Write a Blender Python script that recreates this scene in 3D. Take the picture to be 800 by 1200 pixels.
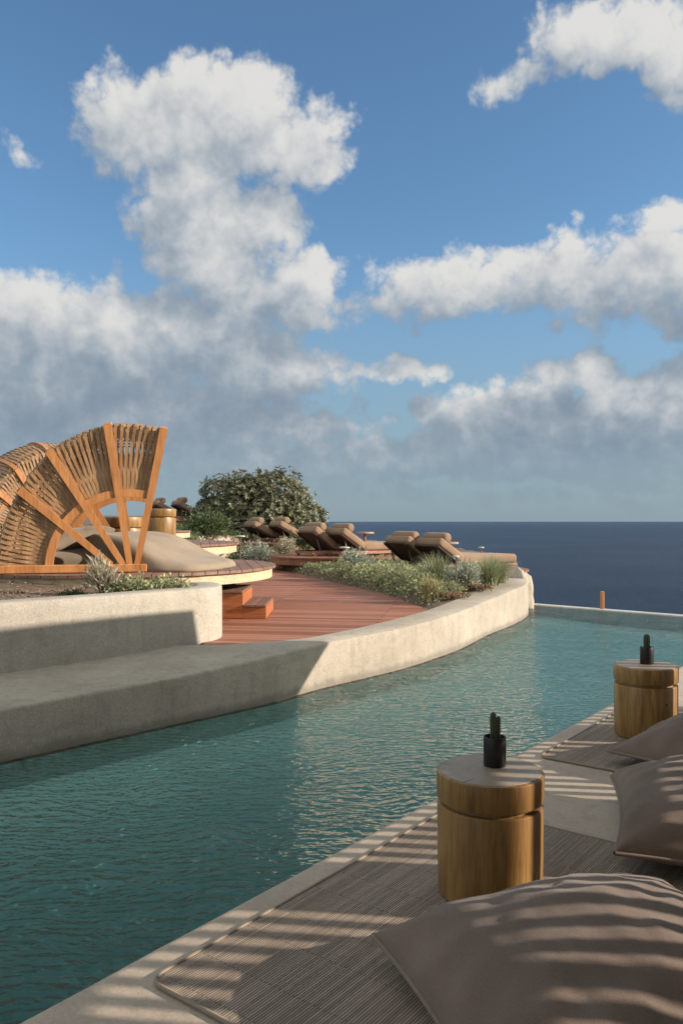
import bpy, math, random
import numpy as np
from mathutils import Vector, Matrix, noise as mnoise

for o in list(bpy.data.objects):
    bpy.data.objects.remove(o, do_unlink=True)
SC = bpy.context.scene
COL = SC.collection
R = math.radians
PI = math.pi

# ------------------------------------------------------------------ camera
cam = bpy.data.cameras.new('camera')
cam_ob = bpy.data.objects.new('camera', cam)
COL.objects.link(cam_ob)
cam.sensor_fit = 'VERTICAL'
cam.sensor_height = 36.0
cam.lens = 28.0
cam.shift_y = 11.0 / 1200.0
cam.clip_start = 0.05
cam.clip_end = 200000
cam_ob.location = (0, 0, 1.40)
cam_ob.rotation_euler = (R(90), 0, 0)
SC.camera = cam_ob

# ------------------------------------------------------------------ light
SUN_EL = 20.0
SUN_AZ = 96.9            # clockwise from +Y
sd = Vector((math.sin(R(SUN_AZ)) * math.cos(R(SUN_EL)), math.cos(R(SUN_AZ)) * math.cos(R(SUN_EL)), math.sin(R(SUN_EL))))
sun = bpy.data.lights.new('sun', 'SUN')
sun.energy = 4.9
sun.angle = R(0.5)
sun.color = (1.0, 0.87, 0.745)
sun_ob = bpy.data.objects.new('sun', sun)
COL.objects.link(sun_ob)
sun_ob.rotation_euler = sd.to_track_quat('Z', 'Y').to_euler()
sun_ob.location = (8, -1, 6)

SC.view_settings.view_transform = 'Standard'
SC.view_settings.look = 'None'
SC.view_settings.exposure = 0.75
SC.view_settings.gamma = 1.0
SC.view_settings.use_curve_mapping = False
SKY = 0.085
EX = 2 ** SC.view_settings.exposure     # cloud and haze brightness are given as they show in the picture


class NT:
    """small helper round a node tree"""
    def __init__(self, tree):
        self.t = tree
        self.n = tree.nodes
        self.l = tree.links

    def node(self, typ, **kw):
        nd = self.n.new(typ)
        for k, v in kw.items():
            setattr(nd, k, v)
        return nd

    def put(self, sock, v):
        if isinstance(v, bpy.types.NodeSocket):
            self.l.new(v, sock)
        elif v is not None:
            if sock.type == 'RGBA' and hasattr(v, '__len__') and len(v) == 3:
                v = (*v, 1)
            sock.default_value = v

    def math(self, op, a, b=None, c=None, clamp=False):
        nd = self.node('ShaderNodeMath', operation=op, use_clamp=clamp)
        self.put(nd.inputs[0], a)
        if b is not None: self.put(nd.inputs[1], b)
        if c is not None: self.put(nd.inputs[2], c)
        return nd.outputs[0]

    def vec(self, op, a, b=None):
        nd = self.node('ShaderNodeVectorMath', operation=op)
        self.put(nd.inputs[0], a)
        if b is not None: self.put(nd.inputs[1], b)
        return nd.outputs['Value'] if op in ('LENGTH', 'DOT_PRODUCT') else nd.outputs[0]

    def scale(self, a, s):
        nd = self.node('ShaderNodeVectorMath', operation='SCALE')
        self.put(nd.inputs[0], a)
        self.put(nd.inputs['Scale'], s)
        return nd.outputs[0]

    def mix(self, f, a, b, blend='MIX'):
        nd = self.node('ShaderNodeMix', data_type='RGBA', blend_type=blend)
        self.put(nd.inputs['Factor'], f)
        self.put(nd.inputs['A'], None)
        self.put(nd.inputs[6], a)
        self.put(nd.inputs[7], b)
        return nd.outputs[2]

    def noise(self, v, scale, detail=4, rough=0.55, out='Fac', dist=0.0):
        nd = self.node('ShaderNodeTexNoise')
        if v is not None: self.put(nd.inputs['Vector'], v)
        nd.inputs['Scale'].default_value = scale
        nd.inputs['Detail'].default_value = detail
        nd.inputs['Roughness'].default_value = rough
        nd.inputs['Distortion'].default_value = dist
        return nd.outputs[out]

    def smooth(self, v, a, b, lo=0.0, hi=1.0):
        nd = self.node('ShaderNodeMapRange', interpolation_type='SMOOTHSTEP')
        self.put(nd.inputs['Value'], v)
        nd.inputs['From Min'].default_value = a
        nd.inputs['From Max'].default_value = b
        nd.inputs['To Min'].default_value = lo
        nd.inputs['To Max'].default_value = hi
        return nd.outputs[0]

    def mapping(self, v, scale=(1, 1, 1), rot=(0, 0, 0), loc=(0, 0, 0)):
        nd = self.node('ShaderNodeMapping')
        self.put(nd.inputs['Vector'], v)
        nd.inputs['Scale'].default_value = scale
        nd.inputs['Rotation'].default_value = rot
        nd.inputs['Location'].default_value = loc
        return nd.outputs[0]

    def bump(self, h, strength, dist=0.01, normal=None):
        nd = self.node('ShaderNodeBump')
        self.put(nd.inputs['Height'], h)
        nd.inputs['Strength'].default_value = strength
        nd.inputs['Distance'].default_value = dist
        if normal is not None: self.put(nd.inputs['Normal'], normal)
        return nd.outputs[0]

    def ramp(self, f, stops):
        nd = self.node('ShaderNodeValToRGB')
        cr = nd.color_ramp
        while len(cr.elements) > 1: cr.elements.remove(cr.elements[-1])
        cr.elements[0].position = stops[0][0]
        cr.elements[0].color = (*stops[0][1], 1)
        for p, c in stops[1:]:
            e = cr.elements.new(p)
            e.color = (*c, 1)
        self.put(nd.inputs[0], f)
        return nd.outputs[0]


# ------------------------------------------------------------------ sky with clouds
def azel(px, py):
    X = (px - 400) / 933.0
    Z = (611 - py) / 933.0
    a = math.atan(X)
    return a, math.atan(Z * math.cos(a))

# cloud bodies: sky direction (from the photo), half width, half height, weight
CLOUDS = [
    (170, 125, 105, 70, 1.0), (265, 125, 135, 78, 1.0), (345, 150, 90, 60, .8), (225, 215, 85, 75, .95),
    (250, 285, 110, 68, 1.0), (345, 330, 85, 50, .95), (300, 240, 80, 60, .95), (190, 230, 70, 60, .8),
    (40, 370, 200, 85, 1.0), (190, 385, 190, 80, 1.0), (310, 420, 140, 60, .95), (110, 465, 260, 75, .95),
    (300, 490, 200, 50, .85), (-160, 400, 220, 120, 1.0),
    (530, 318, 140, 50, .85), (660, 290, 110, 45, .85), (760, 310, 130, 75, .95), (440, 345, 80, 28, .6), (870, 330, 120, 90, 1),
    (620, 487, 180, 58, 1.0), (760, 480, 180, 66, 1.1), (500, 515, 190, 34, .95), (690, 525, 260, 36, 1.0), (330, 525, 220, 34, .9), (900, 500, 150, 70, 1),
    (715, 8, 105, 48, .85), (800, 30, 70, 52, .85), (610, 72, 75, 26, .5), (900, 20, 120, 80, 1),
    (457, 418, 62, 24, .7), (680, 420, 74, 30, .9), (795, 430, 50, 42, .75), (22, 160, 34, 13, .32),
    (330, 555, 420, 30, .55), (640, 570, 300, 22, .5),
]

def cloud_group():
    g = bpy.data.node_groups.new('cloud_density', 'ShaderNodeTree')
    g.interface.new_socket('P', in_out='INPUT', socket_type='NodeSocketVector')
    g.interface.new_socket('D', in_out='OUTPUT', socket_type='NodeSocketFloat')
    g.interface.new_socket('S', in_out='OUTPUT', socket_type='NodeSocketFloat')
    t = NT(g)
    gi = t.node('NodeGroupInput')
    go = t.node('NodeGroupOutput')
    p = gi.outputs[0]
    w1 = t.vec('SUBTRACT', t.noise(p, 7.0, 3, .5, 'Color'), (.5, .5, .5))
    w2 = t.vec('SUBTRACT', t.noise(p, 22.0, 4, .6, 'Color'), (.5, .5, .5))
    pw = t.vec('ADD', t.vec('ADD', p, t.scale(w1, .085)), t.scale(w2, .032))
    pw = t.vec('MULTIPLY', pw, (1, 1, 0))
    field = None
    for px, py, rx, ry, w in CLOUDS:
        a, e = azel(px, py + 15)
        q = t.vec('MULTIPLY', t.vec('SUBTRACT', pw, (a, e, 0)), (933.0 / rx, 933.0 / ry, 0))
        b = t.math('MULTIPLY', t.math('SUBTRACT', 1.0, t.vec('DOT_PRODUCT', q, q)), w)
        field = b if field is None else t.math('SMOOTH_MAX', field, b, .25)
    # scattered clouds added in the unseen rest of the sky as fill
    sep = t.node('ShaderNodeSeparateXYZ')
    t.put(sep.inputs[0], p)
    side = t.math('MAXIMUM', t.smooth(t.math('ABSOLUTE', sep.outputs[0]), .52, .75), t.smooth(sep.outputs[1], .60, .72))
    other = t.smooth(t.noise(p, 2.2, 5, .55), .30, .62, -.7, 1.1)
    field = t.math('MAXIMUM', field, t.math('SUBTRACT', other, t.math('MULTIPLY', t.math('SUBTRACT', 1, side), 4.0)))
    field = t.math('MAXIMUM', field, -1.0)
    # rounded billows with creases between them, plus ragged detail
    b1 = t.math('ABSOLUTE', t.math('SUBTRACT', t.noise(p, 9.0, 2, .5), .5))
    b2 = t.math('ABSOLUTE', t.math('SUBTRACT', t.noise(p, 24.0, 3, .55), .5))
    f1 = t.math('SUBTRACT', t.noise(p, 15.0, 8, .66), .5)
    sm = t.math('ADD', field, t.math('ADD', t.math('MULTIPLY', t.math('SUBTRACT', b1, .11), 2.2), t.math('MULTIPLY', t.math('SUBTRACT', b2, .10), 1.5)))
    d = t.math('ADD', sm, t.math('MULTIPLY', f1, 1.35))
    t.put(go.inputs[1], sm)
    t.put(go.inputs[0], d)
    return g

world = bpy.data.worlds.new('World')
SC.world = world
world.use_nodes = True
W = NT(world.node_tree)
W.n.clear()
sky = W.node('ShaderNodeTexSky', sky_type='NISHITA', sun_disc=False)
sky.sun_elevation = R(SUN_EL)
sky.sun_rotation = R(SUN_AZ)
sky.air_density = 1.0
sky.dust_density = 0.6
sky.ozone_density = 1.6
tc = W.node('ShaderNodeTexCoord')
sx = W.node('ShaderNodeSeparateXYZ')
W.put(sx.inputs[0], tc.outputs['Generated'])
az = W.math('ARCTAN2', sx.outputs[0], sx.outputs[1])
el = W.math('ARCSINE', sx.outputs[2])
cp = W.node('ShaderNodeCombineXYZ')
W.put(cp.inputs[0], az)
W.put(cp.inputs[1], el)
grp = cloud_group()
def dens(off):
    gn = W.node('ShaderNodeGroup')
    gn.node_tree = grp
    W.put(gn.inputs[0], W.vec('ADD', cp.outputs[0], off) if off else cp.outputs[0])
    return gn.outputs
D0, S0 = dens(None)
S1 = dens((.028, .042, 0))[1]
alpha = W.smooth(D0, .0, .50)
lit = W.math('MULTIPLY', W.math('SUBTRACT', S0, S1), .62)
lit = W.math('ADD', lit, W.math('MULTIPLY', W.math('SUBTRACT', W.noise(cp.outputs[0], 8.0, 4, .6), .5), .55))
lit = W.math('ADD', lit, W.smooth(el, .05, .36, -.34, .16))
lit = W.smooth(lit, -.66, .74)
ccol = W.ramp(lit, [(0, (.225, .29, .365)), (.3, (.315, .375, .44)), (.6, (.465, .505, .545)), (.84, (.63, .64, .645)), (1, (.755, .745, .72))])
# overhead and to the sides the unseen clouds are brightened and warmed as fill light
away = W.math('MAXIMUM', W.smooth(W.math('ABSOLUTE', az), .6, 1.3), W.smooth(el, .6, .9))
ccol = W.mix(away, ccol, W.mix(1.0, ccol, (1.06, 1.0, .88), 'MULTIPLY'))
ccol = W.scale(ccol, W.math('MULTIPLY', 1 / EX, W.math('ADD', 1.0, W.math('MULTIPLY', 1.55, W.math('MAXIMUM', W.smooth(W.math('ABSOLUTE', az), .6, 1.3), W.smooth(el, .6, .9))))))
skyc = W.mix(1.0, sky.outputs[0], (.80, 1.03, 1.16), 'MULTIPLY')
# thin grey air low over the sea
low = W.smooth(el, .0, .36, .86, 0.0)
skyc = W.mix(low, skyc, (.25 / SKY / EX, .34 / SKY / EX, .42 / SKY / EX))
above = W.smooth(el, -.02, .03)
mixc = W.mix(W.math('MULTIPLY', alpha, W.math('MULTIPLY', W.smooth(el, .015, .12, .25, .97), above)), skyc, W.scale(ccol, 1 / SKY))
bg = W.node('ShaderNodeBackground')
W.put(bg.inputs['Color'], mixc)
bg.inputs['Strength'].default_value = SKY
wo = W.node('ShaderNodeOutputWorld')
world.cycles.sampling_method = 'MANUAL'
world.cycles.sample_map_resolution = 512
W.l.new(bg.outputs[0], wo.inputs[0])

# ------------------------------------------------------------------ tags
def tag(o, label=None, cat=None, group=None, kind=None):
    if label: o['label'] = label
    if cat: o['category'] = cat
    if group: o['group'] = group
    if kind: o['kind'] = kind
    return o

def thing(name, label, cat, loc=(0, 0, 0), rz=0.0, group=None):
    o = bpy.data.objects.new(name, None)
    o.empty_display_size = .2
    COL.objects.link(o)
    o.location = loc
    o.rotation_euler = (0, 0, rz)
    return tag(o, label, cat, group)

def copy_thing(root, loc, rz, label, group=None, scale=None):
    r = root.copy()
    COL.objects.link(r)
    r.location = loc
    r.rotation_euler = (0, 0, rz)
    if scale: r.scale = (scale,) * 3
    r['label'] = label
    if group: r['group'] = group
    for ch in list(root.children):
        c = ch.copy()
        COL.objects.link(c)
        c.parent = r
        for g in ch.children:
            d = g.copy()
            COL.objects.link(d)
            d.parent = c
    return r

# ------------------------------------------------------------------ mesh builder
class MB:
    def __init__(self):
        self.v = []
        self.f = []

    def add(self, vs, fs):
        k = len(self.v)
        self.v.extend([tuple(p) for p in vs])
        self.f.extend([tuple(i + k for i in f) for f in fs])

    def box(self, c, s, rot=None, bev=0.0):
        """box with chamfered edges"""
        hx, hy, hz = s[0] / 2, s[1] / 2, s[2] / 2
        b = min(bev, hx * .45, hy * .45, hz * .45)
        if b <= 0:
            vs = [(x, y, z) for x in (-hx, hx) for y in (-hy, hy) for z in (-hz, hz)]
            fs = [(0, 1, 3, 2), (4, 6, 7, 5), (0, 4, 5, 1), (2, 3, 7, 6), (0, 2, 6, 4), (1, 5, 7, 3)]
        else:
            vs = []
            idx = {}
            for X in (-1, 1):
                for Y in (-1, 1):
                    for Z in (-1, 1):
                        for ax in range(3):
                            p = [X * (hx - b), Y * (hy - b), Z * (hz - b)]
                            p[ax] = (X, Y, Z)[ax] * (hx, hy, hz)[ax]
                            idx[(X, Y, Z, ax)] = len(vs)
                            vs.append(tuple(p))
            fs = []
            for ax in range(3):
                o1, o2 = [a for a in range(3) if a != ax]
                for s_ in (-1, 1):
                    q = []
                    for (a, c2) in ((-1, -1), (1, -1), (1, 1), (-1, 1)):
                        k = [0, 0, 0]
                        k[ax] = s_; k[o1] = a; k[o2] = c2
                        q.append(idx[(*k, ax)])
                    fs.append(tuple(q))
                for a in (-1, 1):
                    for c2 in (-1, 1):
                        k1 = [0, 0, 0]; k1[ax] = -1; k1[o1] = a; k1[o2] = c2
                        k2 = list(k1); k2[ax] = 1
                        fs.append((idx[(*k1, o1)], idx[(*k2, o1)], idx[(*k2, o2)], idx[(*k1, o2)]))
            for X in (-1, 1):
                for Y in (-1, 1):
                    for Z in (-1, 1):
                        fs.append((idx[(X, Y, Z, 0)], idx[(X, Y, Z, 1)], idx[(X, Y, Z, 2)]))
        c = Vector(c)
        if rot is not None:
            vs = [rot @ Vector(p) + c for p in vs]
        else:
            vs = [Vector(p) + c for p in vs]
        self.add(vs, fs)

    def sweep(self, path, A, a, b, cap=True, taper=None):
        """rectangular bar along path; A = width direction (one vector or one per point), half sizes a, b"""
        path = [Vector(p) for p in path]
        n = len(path)
        k0 = len(self.v)
        vs = []
        for i, p in enumerate(path):
            T = (path[min(i + 1, n - 1)] - path[max(i - 1, 0)]).normalized()
            Av = Vector(A[i]) if isinstance(A, list) else Vector(A)
            Av = (Av - T * Av.dot(T)).normalized()
            N = Av.cross(T).normalized()
            s = taper[i] if taper else 1.0
            for (q, r_) in ((-1, -1), (1, -1), (1, 1), (-1, 1)):
                vs.append(p + Av * (q * a * s) + N * (r_ * b))
        fs = []
        for i in range(n - 1):
            for j in range(4):
                j2 = (j + 1) % 4
                fs.append((i * 4 + j, i * 4 + j2, (i + 1) * 4 + j2, (i + 1) * 4 + j))
        if cap:
            fs.append((3, 2, 1, 0))
            fs.append(tuple((n - 1) * 4 + j for j in range(4)))
        self.add(vs, fs)

    def tube(self, path, rad, seg=10, cap=True):
        path = [Vector(p) for p in path]
        n = len(path)
        rads = rad if isinstance(rad, (list, tuple)) else [rad] * n
        vs = []
        ref = Vector((0, 0, 1))
        for i, p in enumerate(path):
            T = (path[min(i + 1, n - 1)] - path[max(i - 1, 0)]).normalized()
            rf = ref if abs(T.dot(ref)) < .95 else Vector((1, 0, 0))
            U = T.cross(rf).normalized()
            V = T.cross(U).normalized()
            for j in range(seg):
                an = 2 * PI * j / seg
                vs.append(p + (U * math.cos(an) + V * math.sin(an)) * rads[i])
        fs = []
        for i in range(n - 1):
            for j in range(seg):
                j2 = (j + 1) % seg
                fs.append((i * seg + j, i * seg + j2, (i + 1) * seg + j2, (i + 1) * seg + j))
        if cap:
            fs.append(tuple(reversed(range(seg))))
            fs.append(tuple((n - 1) * seg + j for j in range(seg)))
        self.add(vs, fs)

    def lathe(self, prof, seg=48, c=(0, 0, 0), wob=None):
        """prof = [(r, z)...] from bottom to top; r = 0 closes"""
        vs = []
        rings = []
        for (r, z) in prof:
            if r <= 1e-6:
                rings.append([len(vs)])
                vs.append((c[0], c[1], c[2] + z))
            else:
                ring = []
                for j in range(seg):
                    an = 2 * PI * j / seg
                    rr = r * (1 + (wob(an, z) if wob else 0))
                    ring.append(len(vs))
                    vs.append((c[0] + rr * math.cos(an), c[1] + rr * math.sin(an), c[2] + z))
                rings.append(ring)
        fs = []
        for A, B in zip(rings, rings[1:]):
            for j in range(seg):
                j2 = (j + 1) % seg
                if len(A) == 1 and len(B) == 1: continue
                if len(A) == 1: fs.append((A[0], B[j2], B[j]))
                elif len(B) == 1: fs.append((A[j], A[j2], B[0]))
                else: fs.append((A[j], A[j2], B[j2], B[j]))
        self.add(vs, fs)

    def prism(self, poly, z0, z1):
        n = len(poly)
        vs = [(x, y, z0) for x, y in poly] + [(x, y, z1) for x, y in poly]
        fs = [tuple(reversed(range(n))), tuple(range(n, 2 * n))]
        for i in range(n):
            j = (i + 1) % n
            fs.append((i, j, n + j, n + i))
        self.add(vs, fs)

    def build(self, name, mat, parent=None, smooth=None):
        me = bpy.data.meshes.new(name)
        me.from_pydata([tuple(p) for p in self.v], [], self.f)
        me.update()
        if mat: me.materials.append(mat)
        if smooth is not None:
            me.polygons.foreach_set('use_smooth', [True] * len(me.polygons))
            if smooth < 179:
                me.set_sharp_from_angle(angle=R(smooth))
        o = bpy.data.objects.new(name, me)
        COL.objects.link(o)
        if parent: o.parent = parent
        return o

# ------------------------------------------------------------------ materials
def material(name):
    m = bpy.data.materials.new(name)
    m.use_nodes = True
    t = NT(m.node_tree)
    bs = t.n['Principled BSDF']
    return m, t, bs

def coords(t, which='Object'):
    return t.node('ShaderNodeTexCoord').outputs[which]

def concrete(name, c1, c2, c3, speck=.35, rough=.85, stain_scale=1.3, fine=70.0, bump=.35, patch=.0, damp=False):
    m, t, bs = material(name)
    p = coords(t)
    n1 = t.noise(p, stain_scale, 6, .6)
    n2 = t.noise(t.mapping(p, (6, 6, 1.2)), 2.2, 5, .6)
    n3 = t.noise(p, fine, 4, .7)
    col = t.ramp(n1, [(.3, c1), (.55, c2), (.75, c3)])
    col = t.mix(t.smooth(n2, .47, .72, 0, .36), col, tuple(x * .62 for x in c1))
    col = t.mix(t.smooth(n3, .35, .7, speck, 0), col, tuple(x * .45 for x in c1))
    vor = t.node('ShaderNodeTexVoronoi', feature='F1')
    t.put(vor.inputs['Vector'], p)
    vor.inputs['Scale'].default_value = 38
    pit = t.smooth(vor.outputs['Distance'], .05, .14)
    gate = t.smooth(t.noise(p, 9, 2, .5), .52, .62)
    pit = t.math('SUBTRACT', 1, t.math('MULTIPLY', t.math('SUBTRACT', 1, pit), gate))
    col = t.mix(pit, tuple(x * .35 for x in c1), col)
    # trowel patches, and the damp dirty line just above the water
    n5 = t.noise(t.mapping(p, (1, 1, 2.2)), 4.5, 6, .68, dist=1.2)
    col = t.mix(t.smooth(n5, .46, .66, 0, patch), col, tuple(x * .55 for x in c1))
    col = t.mix(t.smooth(t.noise(p, .9, 3, .5), .55, .75, 0, patch * .8), col, tuple(min(1, x * 1.12) for x in c3))
    if patch > .2:
        # hairline cracks
        vc = t.node('ShaderNodeTexVoronoi', feature='DISTANCE_TO_EDGE')
        t.put(vc.inputs['Vector'], t.vec('ADD', p, t.scale(t.noise(p, 3.5, 5, .6, 'Color'), .55)))
        vc.inputs['Scale'].default_value = .9
        ck = t.math('MULTIPLY', t.smooth(vc.outputs['Distance'], .0, .0045, 1, 0), t.smooth(t.noise(p, 1.1, 2, .5), .48, .58))
        col = t.mix(t.math('MULTIPLY', ck, .6), col, tuple(x * .3 for x in c1))
    if damp:
        sz = t.node('ShaderNodeSeparateXYZ')
        t.put(sz.inputs[0], p)
        ln = t.math('ADD', sz.outputs[2], t.math('MULTIPLY', t.math('SUBTRACT', t.noise(t.mapping(p, (1, 1, .2)), 7, 4, .6), .5), .10))
        col = t.mix(t.smooth(ln, -.03, .035, .62, 0), col, tuple(x * .42 for x in c1))
    t.put(bs.inputs['Base Color'], col)
    bs.inputs['Roughness'].default_value = rough
    h = t.math('ADD', t.math('MULTIPLY', n3, .5), t.math('ADD', t.math('MULTIPLY', n1, .8), t.math('MULTIPLY', pit, .5)))
    t.put(bs.inputs['Normal'], t.bump(h, bump, .012))
    return m

def wood(name, c1, c2, c3, axis='Z', scale=1.0, rough=.5, bump=.25, spec=.4, coat=0.0):
    m, t, bs = material(name)
    p = coords(t)
    st = {'X': (.09, 1, 1), 'Y': (1, .09, 1), 'Z': (1, 1, .09)}[axis]
    oi = t.node('ShaderNodeObjectInfo')
    pm = t.vec('ADD', t.mapping(p, st), t.scale(oi.outputs['Location'], .37))
    n1 = t.noise(pm, 9 * scale, 5, .6, dist=.4)
    n2 = t.noise(pm, 60 * scale, 4, .65)
    n3 = t.noise(p, 1.6 * scale, 3, .5)
    col = t.ramp(t.math('ADD', t.math('MULTIPLY', n1, .7), t.math('MULTIPLY', n3, .3)), [(.32, c1), (.5, c2), (.68, c3)])
    col = t.mix(t.smooth(n2, .3, .6, .45, 0), col, tuple(x * .5 for x in c1))
    t.put(bs.inputs['Base Color'], col)
    t.put(bs.inputs['Roughness'], t.smooth(n2, .2, .8, rough + .08, rough - .06))
    bs.inputs['Specular IOR Level'].default_value = spec
    bs.inputs['Coat Weight'].default_value = coat
    bs.inputs['Coat Roughness'].default_value = .3
    t.put(bs.inputs['Normal'], t.bump(t.math('ADD', n2, n1), bump, .006))
    return m

def fabric(name, c, var=.12, weave=900.0, rough=.95, big=3.0):
    m, t, bs = material(name)
    p = coords(t)
    n1 = t.noise(p, big, 4, .55)
    wv = t.noise(p, weave * .3, 2, .6)
    k = t.smooth(n1, .3, .7, 1 - var, 1 + var)
    col = t.scale(t.mix(t.smooth(wv, .3, .7), tuple(x * .85 for x in c), tuple(x * 1.1 for x in c)), k)
    t.put(bs.inputs['Base Color'], col)
    bs.inputs['Roughness'].default_value = rough
    bs.inputs['Specular IOR Level'].default_value = .15
    bs.inputs['Sheen Weight'].default_value = .12
    bs.inputs['Sheen Roughness'].default_value = .5
    t.put(bs.inputs['Normal'], t.bump(t.math('ADD', t.math('MULTIPLY', wv, .4), t.noise(p, 14, 4, .55)), .22, .012))
    return m

def leafmat(name, stops, rough=.55, spec=.35, trans=.25):
    m, t, bs = material(name)
    g = t.node('ShaderNodeNewGeometry')
    n = t.noise(coords(t), 2.5, 2, .5)
    f = t.math('ADD', t.math('MULTIPLY', g.outputs['Random Per Island'], .75), t.math('MULTIPLY', n, .3))
    col = t.ramp(f, stops)
    t.put(bs.inputs['Base Color'], col)
    bs.inputs['Roughness'].default_value = rough
    bs.inputs['Specular IOR Level'].default_value = spec
    tr = t.node('ShaderNodeBsdfTranslucent')
    t.put(tr.inputs['Color'], col)
    mx = t.node('ShaderNodeMixShader')
    mx.inputs[0].default_value = trans
    t.l.new(bs.outputs[0], mx.inputs[1])
    t.l.new(tr.outputs[0], mx.inputs[2])
    t.l.new(mx.outputs[0], t.n['Material Output'].inputs[0])
    return m

def plain(name, c, rough=.6, metal=0.0, spec=.4, var=.15, scale=20):
    m, t, bs = material(name)
    p = coords(t)
    n = t.noise(p, scale, 4, .6)
    t.put(bs.inputs['Base Color'], t.mix(n, tuple(x * (1 - var) for x in c), tuple(x * (1 + var) for x in c)))
    bs.inputs['Roughness'].default_value = rough
    bs.inputs['Metallic'].default_value = metal
    bs.inputs['Specular IOR Level'].default_value = spec
    t.put(bs.inputs['Normal'], t.bump(n, .1, .003))
    return m

M = {}
M['terrace'] = concrete('terrace_concrete', (.38, .31, .235), (.44, .365, .28), (.49, .41, .32), speck=.28, stain_scale=1.1, bump=.25, patch=.16)
M['wall'] = concrete('pool_wall_plaster', (.30, .26, .20), (.385, .34, .265), (.455, .405, .32), speck=.38, stain_scale=1.6, bump=.6, patch=.22, damp=True)
M['planter'] = concrete('planter_plaster', (.34, .305, .245), (.42, .38, .31), (.47, .43, .355), speck=.40, stain_scale=1.4, bump=.6, patch=.22)
M['rock'] = concrete('pale_rock', (.36, .31, .24), (.47, .41, .32), (.55, .49, .40), speck=.4, stain_scale=3, bump=.7)
M['rim'] = concrete('rim_stone', (.42, .41, .38), (.50, .49, .46), (.58, .56, .53), speck=.2, stain_scale=2)
M['stump'] = wood('stump_wood', (.125, .062, .018), (.27, .15, .048), (.43, .262, .095), 'Z', 1.0, rough=.34, bump=.45, spec=.4)
def end_grain():
    m, t, bs = material('stump_end_grain')
    p = coords(t)
    q = t.vec('ADD', p, t.scale(t.vec('SUBTRACT', t.noise(p, 5.0, 4, .6, 'Color'), (.5, .5, .5)), .05))
    q = t.vec('MULTIPLY', t.vec('SUBTRACT', q, (.02, -.03, 0)), (1, 1, 0))
    rad = t.vec('LENGTH', q)
    ring = t.noise(None, 1, 2, .5)
    cx = t.node('ShaderNodeCombineXYZ')
    t.put(cx.inputs[0], t.math('MULTIPLY', rad, 95.0))
    ring = t.noise(cx.outputs[0], 1.0, 3, .6)
    sx_ = t.node('ShaderNodeSeparateXYZ')
    t.put(sx_.inputs[0], q)
    ang = t.math('ARCTAN2', sx_.outputs[1], sx_.outputs[0])
    ca = t.node('ShaderNodeCombineXYZ')
    t.put(ca.inputs[0], t.math('MULTIPLY', ang, 2.6))
    t.put(ca.inputs[1], t.math('MULTIPLY', rad, 1.6))
    crack = t.math('MULTIPLY', t.smooth(t.noise(ca.outputs[0], 2.0, 2, .5), .645, .665), t.smooth(rad, .03, .10))
    n = t.noise(p, 7, 5, .6)
    col = t.ramp(t.math('ADD', t.math('MULTIPLY', ring, .5), t.math('MULTIPLY', n, .5)), [(.3, (.19, .145, .10)), (.5, (.275, .22, .155)), (.7, (.35, .285, .21))])
    col = t.mix(t.math('MULTIPLY', crack, .75), col, (.05, .035, .022))
    t.put(bs.inputs['Base Color'], col)
    bs.inputs['Roughness'].default_value = .5
    t.put(bs.inputs['Normal'], t.bump(t.math('SUBTRACT', ring, crack), .15, .004))
    return m
M['stump_top'] = end_grain()
M['frame'] = wood('hood_frame_wood', (.33, .13, .040), (.46, .20, .065), (.56, .26, .09), 'Z', .8, rough=.5)
M['slat'] = wood('hood_slat_wood', (.19, .105, .048), (.32, .185, .088), (.44, .275, .138), 'Z', 1.3, rough=.6)
M['cream'] = wood('cream_fascia_wood', (.42, .33, .20), (.50, .40, .25), (.56, .46, .30), 'X', .6, rough=.6, bump=.1)
M['plank'] = wood('platform_plank_wood', (.14, .075, .050), (.20, .11, .075), (.26, .155, .11), 'Y', 1.0, rough=.55)
M['stairw'] = wood('stair_wood', (.28, .085, .030), (.38, .125, .045), (.46, .17, .065), 'X', .8, rough=.45)
M['redwood'] = wood('lounger_wood', (.17, .070, .038), (.25, .11, .062), (.33, .16, .095), 'X', .8, rough=.5)
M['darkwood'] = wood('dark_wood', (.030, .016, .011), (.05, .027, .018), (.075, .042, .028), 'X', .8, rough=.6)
M['tabletop'] = wood('side_table_wood', (.28, .16, .085), (.40, .25, .15), (.48, .31, .20), 'X', .8, rough=.5)
M['pillow'] = fabric('pillow_fabric', (.175, .132, .103), .12)
M['piping'] = fabric('piping_fabric', (.205, .156, .122), .10)
M['lcush'] = fabric('lounger_fabric', (.25, .165, .105), .10, weave=500)
M['mattress'] = fabric('mattress_fabric', (.245, .192, .136), .12, weave=500)
M['pot'] = plain('black_pot', (.012, .012, .013), .45)
M['soil_pot'] = plain('pot_soil', (.03, .022, .015), .95, var=.5, scale=90)
M['metal'] = plain('lamp_metal', (.16, .13, .11), .45, .6)
M['capm'] = plain('lamp_cap_metal', (.50, .46, .40), .4, .3)
M['bark'] = plain('bark', (.085, .06, .042), .9, var=.45, scale=14)
M['screenw'] = wood('screen_wood', (.12, .07, .035), (.18, .11, .06), (.23, .15, .09), 'Z', 1.0)
M['leaf_tree'] = leafmat('tree_leaves', [(.1, (.044, .055, .028)), (.45, (.108, .114, .058)), (.75, (.205, .20, .108)), (1, (.30, .28, .165))], .45, .4, .2)
M['leaf_silver'] = leafmat('silver_leaves', [(.1, (.19, .22, .16)), (.5, (.34, .37, .29)), (1, (.52, .53, .44))], .7, .2, .2)
M['leaf_pale'] = leafmat('pale_dry_leaves', [(.1, (.24, .21, .14)), (.5, (.38, .345, .245)), (1, (.52, .48, .37))], .7, .2, .2)
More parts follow.
